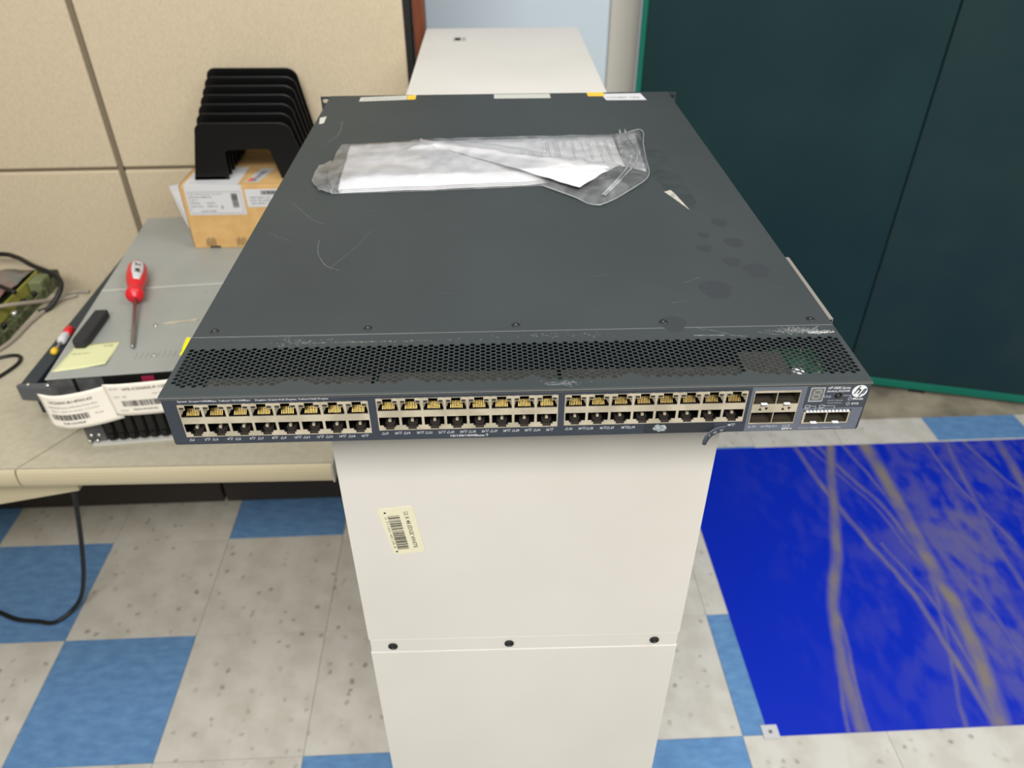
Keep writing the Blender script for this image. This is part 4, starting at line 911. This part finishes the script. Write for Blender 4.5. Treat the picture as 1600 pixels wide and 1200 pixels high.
scr([(20, 300), (45, 262), (60, 250)], .35); scr([(12, 235), (38, 215)], .3)
scr([(341, 57.5), (362, 57.0)], 1.4); scr([(366, 57), (377, 55)], .6); scr([(350, 66), (366, 58)], .5); scr([(345, 68), (350, 64)], .8); scr([(386, 60), (400, 56)], .5)
scr([(4, 67), (60, 66.8), (150, 67)], .25)
for k in range(26):
    x = rr.uniform(8, 430); y = rr.uniform(80, 610); a = rr.uniform(0, 3.14); l = rr.uniform(1, 16); scr([(x, y), (x+l*math.cos(a), y+l*math.sin(a))], rr.uniform(.12, .3))
q = mb.build('scratches', SW); q['kind'] = 'stuff'
mb = MB()
def scuff(cx, cy, sx, sy, n, seed, m):
    r = random.Random(seed)
    for k in range(n):
        x = cx+r.gauss(0, sx); y = cy+r.gauss(0, sy); rd = r.uniform(.12, .5); pl_ = [(x+rd*(1.8+r.random())*math.cos(i), y+rd*(.4+.5*r.random())*math.sin(i)) for i in range(6)]
        if y > 67.0 or x > 438.5: continue
        mb.add([mmf(a, b, SH+.05+k*1e-4) for a, b in pl_], [tuple(range(6))], m)
m_sc2 = mat('chalky_scuff', (112, 115, 116), .8); m_sc3 = mat('white_scuff', (176, 177, 176), .8)
scuff(416, 61, 9, 2.3, 330, 1, m_sc2); scuff(430, 58.5, 6, .9, 90, 2, m_sc3); scuff(425, 58.6, 2.5, .7, 60, 3, m_sc3)
scuff(70, 60, 10, 2.5, 70, 4, mat('faint_scuff', (104, 107, 108), .8)); scuff(120, 58, 30, .5, 110, 5, mat('tan_scuff', (118, 116, 106), .8)); scuff(247, 5.5, 6, 1.2, 110, 6, MATS['faint_scuff']); scuff(240, 61, 30, 2, 70, 7, MATS['faint_scuff'])
q = mb.build('paint_scuffs', SW); q['kind'] = 'stuff'
mb = MB(); m_smudge = mat('finger_smudge', (51, 55, 58), .55, spec=.3)
for x, y, r_ in ((396, 165, 7), (407, 200, 8), (412, 150, 10), (380, 190, 6), (405, 240, 7), (330, 73, 9), (385, 215, 5), (372, 120, 12)):
    mb.add([mmf(x+r_*(1+.15*math.sin(3*a))*math.cos(a), y+r_*1.2*math.sin(a), SH+.03) for a in [i*math.pi/9 for i in range(18)]], [tuple(range(18))], m_smudge)
q = mb.build('smudges', SW); q['kind'] = 'stuff'

# ------------------------------------------------------------------ folded papers and the clear bag on the switch
SWM = Matrix.Translation((.808949, -.757895, CH+.0002)) @ Matrix.Rotation(A, 4, 'Z')
def sheet_grid(bottom, top, hfn, nu, nv):
    """bottom/top: control curves (mm); returns verts in switch-local m and quads"""
    B = [Vector((a, b, 0)) for a, b in bottom]; Tt = [Vector((a, b, 0)) for a, b in top]
    def at(C, u):
        L_ = [0]
        for a, b in zip(C[:-1], C[1:]): L_.append(L_[-1]+(b-a).length)
        q = u*L_[-1]
        for i in range(len(C)-1):
            if q <= L_[i+1]+1e-9: return C[i].lerp(C[i+1], (q-L_[i])/(L_[i+1]-L_[i]))
        return C[-1]
    v = []
    for j in range(nv+1):
        for i in range(nu+1):
            p = at(B, i/nu).lerp(at(Tt, i/nu), j/nv); v.append(mmf(p.x, p.y, SH+hfn(i/nu, j/nv, p.x, p.y)))
    return v, [(j*(nu+1)+i, j*(nu+1)+i+1, (j+1)*(nu+1)+i+1, (j+1)*(nu+1)+i) for j in range(nv) for i in range(nu)]
pp = thing('folded_papers', 'bundle of folded white instruction papers inside the clear bag on top of the switch', 'papers', (0, 0, 0)); pp.matrix_world = SWM
def paper_h(u, v, x, y, base=1.6):
    rdg = 0
    for (ax, ay, bx_, by_, hh, ww) in ((60, 365, 150, 455, 2.6, 5), (100, 372, 240, 375, 1.8, 4), (90, 368, 200, 425, 1.5, 4), (130, 440, 170, 395, 1.6, 4), (170, 400, 250, 360, 2.4, 5), (110, 420, 150, 425, 1.4, 4), (175, 370, 240, 372, -1.2, 4)):
        dx, dy = bx_-ax, by_-ay; t = max(0, min(1, ((x-ax)*dx+(y-ay)*dy)/(dx*dx+dy*dy))); d = math.hypot(x-ax-t*dx, y-ay-t*dy); rdg += hh*math.exp(-(d/ww)**2)*math.sin(min(1, max(.15, t))*math.pi)
    return base+2.6*math.exp(-((v-.5)/.28)**2)*math.exp(-((u-.4)/.3)**2)+.8*noise.noise((x*.03, y*.05, 1))+(rdg*.7 if base > 2.5 else 0)
for k in range(3):   # folded layers, each its own sheet
    v, f = sheet_grid([(60-k*.5, 322+k*1.0), (238, 333+k), (262, 340+k)], [(52+k, 448), (140, 456), (262, 460)], lambda u, vv_, x, y: paper_h(u, vv_, x, y, .5+k*1.3+1.2*math.sin(min(1, vv_*6)*math.pi/2)), 90 if k == 2 else 30, 50 if k == 2 else 10)
    mb = MB(); mb.add(v, f, m_bundle, True); o = mb.build('folded_sheet', pp); o.modifiers.new('s', 'SOLIDIFY').thickness = .0004
pg_h = lambda u, v, x, y: 3.2+2.6*(1-v)*u+.35*noise.noise((x*.03, y*.03, 4))
v, f = sheet_grid([(176, 392), (236, 372), (340, 366)], [(176, 452), (236, 459), (341, 468)], pg_h, 30, 10)
mb = MB(); mb.add(v, f, m_bundle, True); pg = mb.build('printed_page', pp); pg.modifiers.new('s', 'SOLIDIFY').thickness = .0003; pg['label'] = 'page covered with lines of small grey print'
mb = MB(); r = random.Random(2); x = 184.0
while x < 338:
    if r.random() < .95:
        y = 462-(341-x)*.085-r.uniform(1, 10)
        yb = 376+max(0, (236-x))*.35
        while y > yb:
            l = r.uniform(1.5, 5); y2 = max(y-l, yb); u = (x-176)/165
            z0 = SH+pg_h(u, (y-368)/96, x, y)+.5; z1 = SH+pg_h(u, (y2-368)/96, x, y2)+.5
            mb.add([mmf(x, y, z0), mmf(x, y2, z1), mmf(x+.6, y2, z1), mmf(x+.6, y, z0)], [(0,1,2,3)], m_inkgrey); y = y2-r.uniform(1.0, 2.2)
            if r.random() < .05: break
    x += 2.3 if int(x/2.3) % 4 else 6.2
mb.build('printed_lettering', pg)
# flap turned over towards the viewer
v, f = sheet_grid([(128, 452), (186, 396), (240, 350), (288, 302)], [(130, 461), (196, 428), (240, 402), (300, 384), (338, 368)], lambda u, v, x, y: 4.2+2.4*min(1, u*3)+2.6*u*(1-v)+2.4*math.sin(v*math.pi)+1.3*noise.noise((x*.05, y*.06, 8)), 60, 16)
mb = MB(); mb.add(v, f, m_bundle, True); o = mb.build('turned_flap', pp); o.modifiers.new('s', 'SOLIDIFY').thickness = .0003

bg = thing('zip_bag', 'crumpled clear plastic zip bag wrapped around the papers on top of the switch', 'plastic bag', (0, 0, 0)); bg.matrix_world = SWM
def bag_h(u, v, x, y):
    e = min(1, 5*min(u, 1-u), 6*min(v, 1-v)+.0)
    w_ = 1.6*noise.fractal((x*.03, y*.03, 3), 1, 2.1, 3)
    ridge = 3.0*max(0, 1-abs(y-(432-max(0, x-150)*.42))/14)*(1 if 120 < x < 300 else 0)
    return .8+(8.5+w_+ridge+2*math.exp(-((u-.42)/.18)**2))*e**.6
v, f = sheet_grid([(40, 375), (46, 340), (54, 318), (160, 322), (254, 330), (304, 278), (345, 322), (360, 345)], [(42, 395), (42, 425), (46, 452), (140, 466), (343, 476), (378, 492), (370, 420), (362, 352)], bag_h, 130, 36)
mb = MB(); mb.add(v, f, m_bag, True); mb.build('film', bg)
# flattened end with the zip strips
mb = MB()
for off in (0, 6):
    P1 = spline([(352+off, 484, 1.5), (350+off, 450, 2.5), (353+off, 410, 3), (346+off, 370, 5), (330+off*.6, 330, 5), (308+off*.3, 290-off*.3, 3)], 6)
    mb.tube([mmf(p.x, p.y, SH+p.z+4) for p in P1], .0010, m_bagm, 6)
mb.build('zip_strip', bg)
mb = MB(); vv, ff = sheet_grid([(340, 372), (360, 354)], [(346, 473), (369, 484)], lambda u, v, x, y: 4+.7*math.sin(v*44)*(.4+.6*u)+1.0*noise.noise((x*.06, y*.05, 2)), 8, 60)
mb.add(vv, ff, m_bagm, True); mb.build('pleated_end', bg)
mb = MB(); vv, ff = sheet_grid([(29, 350), (40, 326), (54, 318)], [(29, 392), (38, 402), (54, 412)], lambda u, v, x, y: 1.5+2.6*abs(noise.noise((x*.09, y*.06, 6)))+1.5*math.sin(v*math.pi), 14, 24)
mb.add(vv, ff, m_bag, True); mb.build('crumpled_end', bg)
mb = MB(); ol = spline([(54, 318, 1), (46, 345, 2), (42, 385, 2.5), (43, 425, 2), (48, 453, 1.5)], 4)+spline([(140, 467, 1.5), (240, 471, 1.5), (343, 477, 2), (378, 493, 2), (372, 440, 3), (367, 395, 3), (362, 350, 3), (345, 321, 3), (304, 277, 3), (280, 301, 2.5), (254, 330, 2)], 5)
mb.tube([mmf(p.x, p.y, SH+p.z) for p in ol], .0005, m_rim, 6); mb.build('rim_highlight', bg)  # pale tube draws the highlight along the film edges
for o in bpy.data.objects:
    if o.name.split('.')[0] in ('printed_lettering', 'component', 'printed_mark'): o['kind'] = 'stuff'
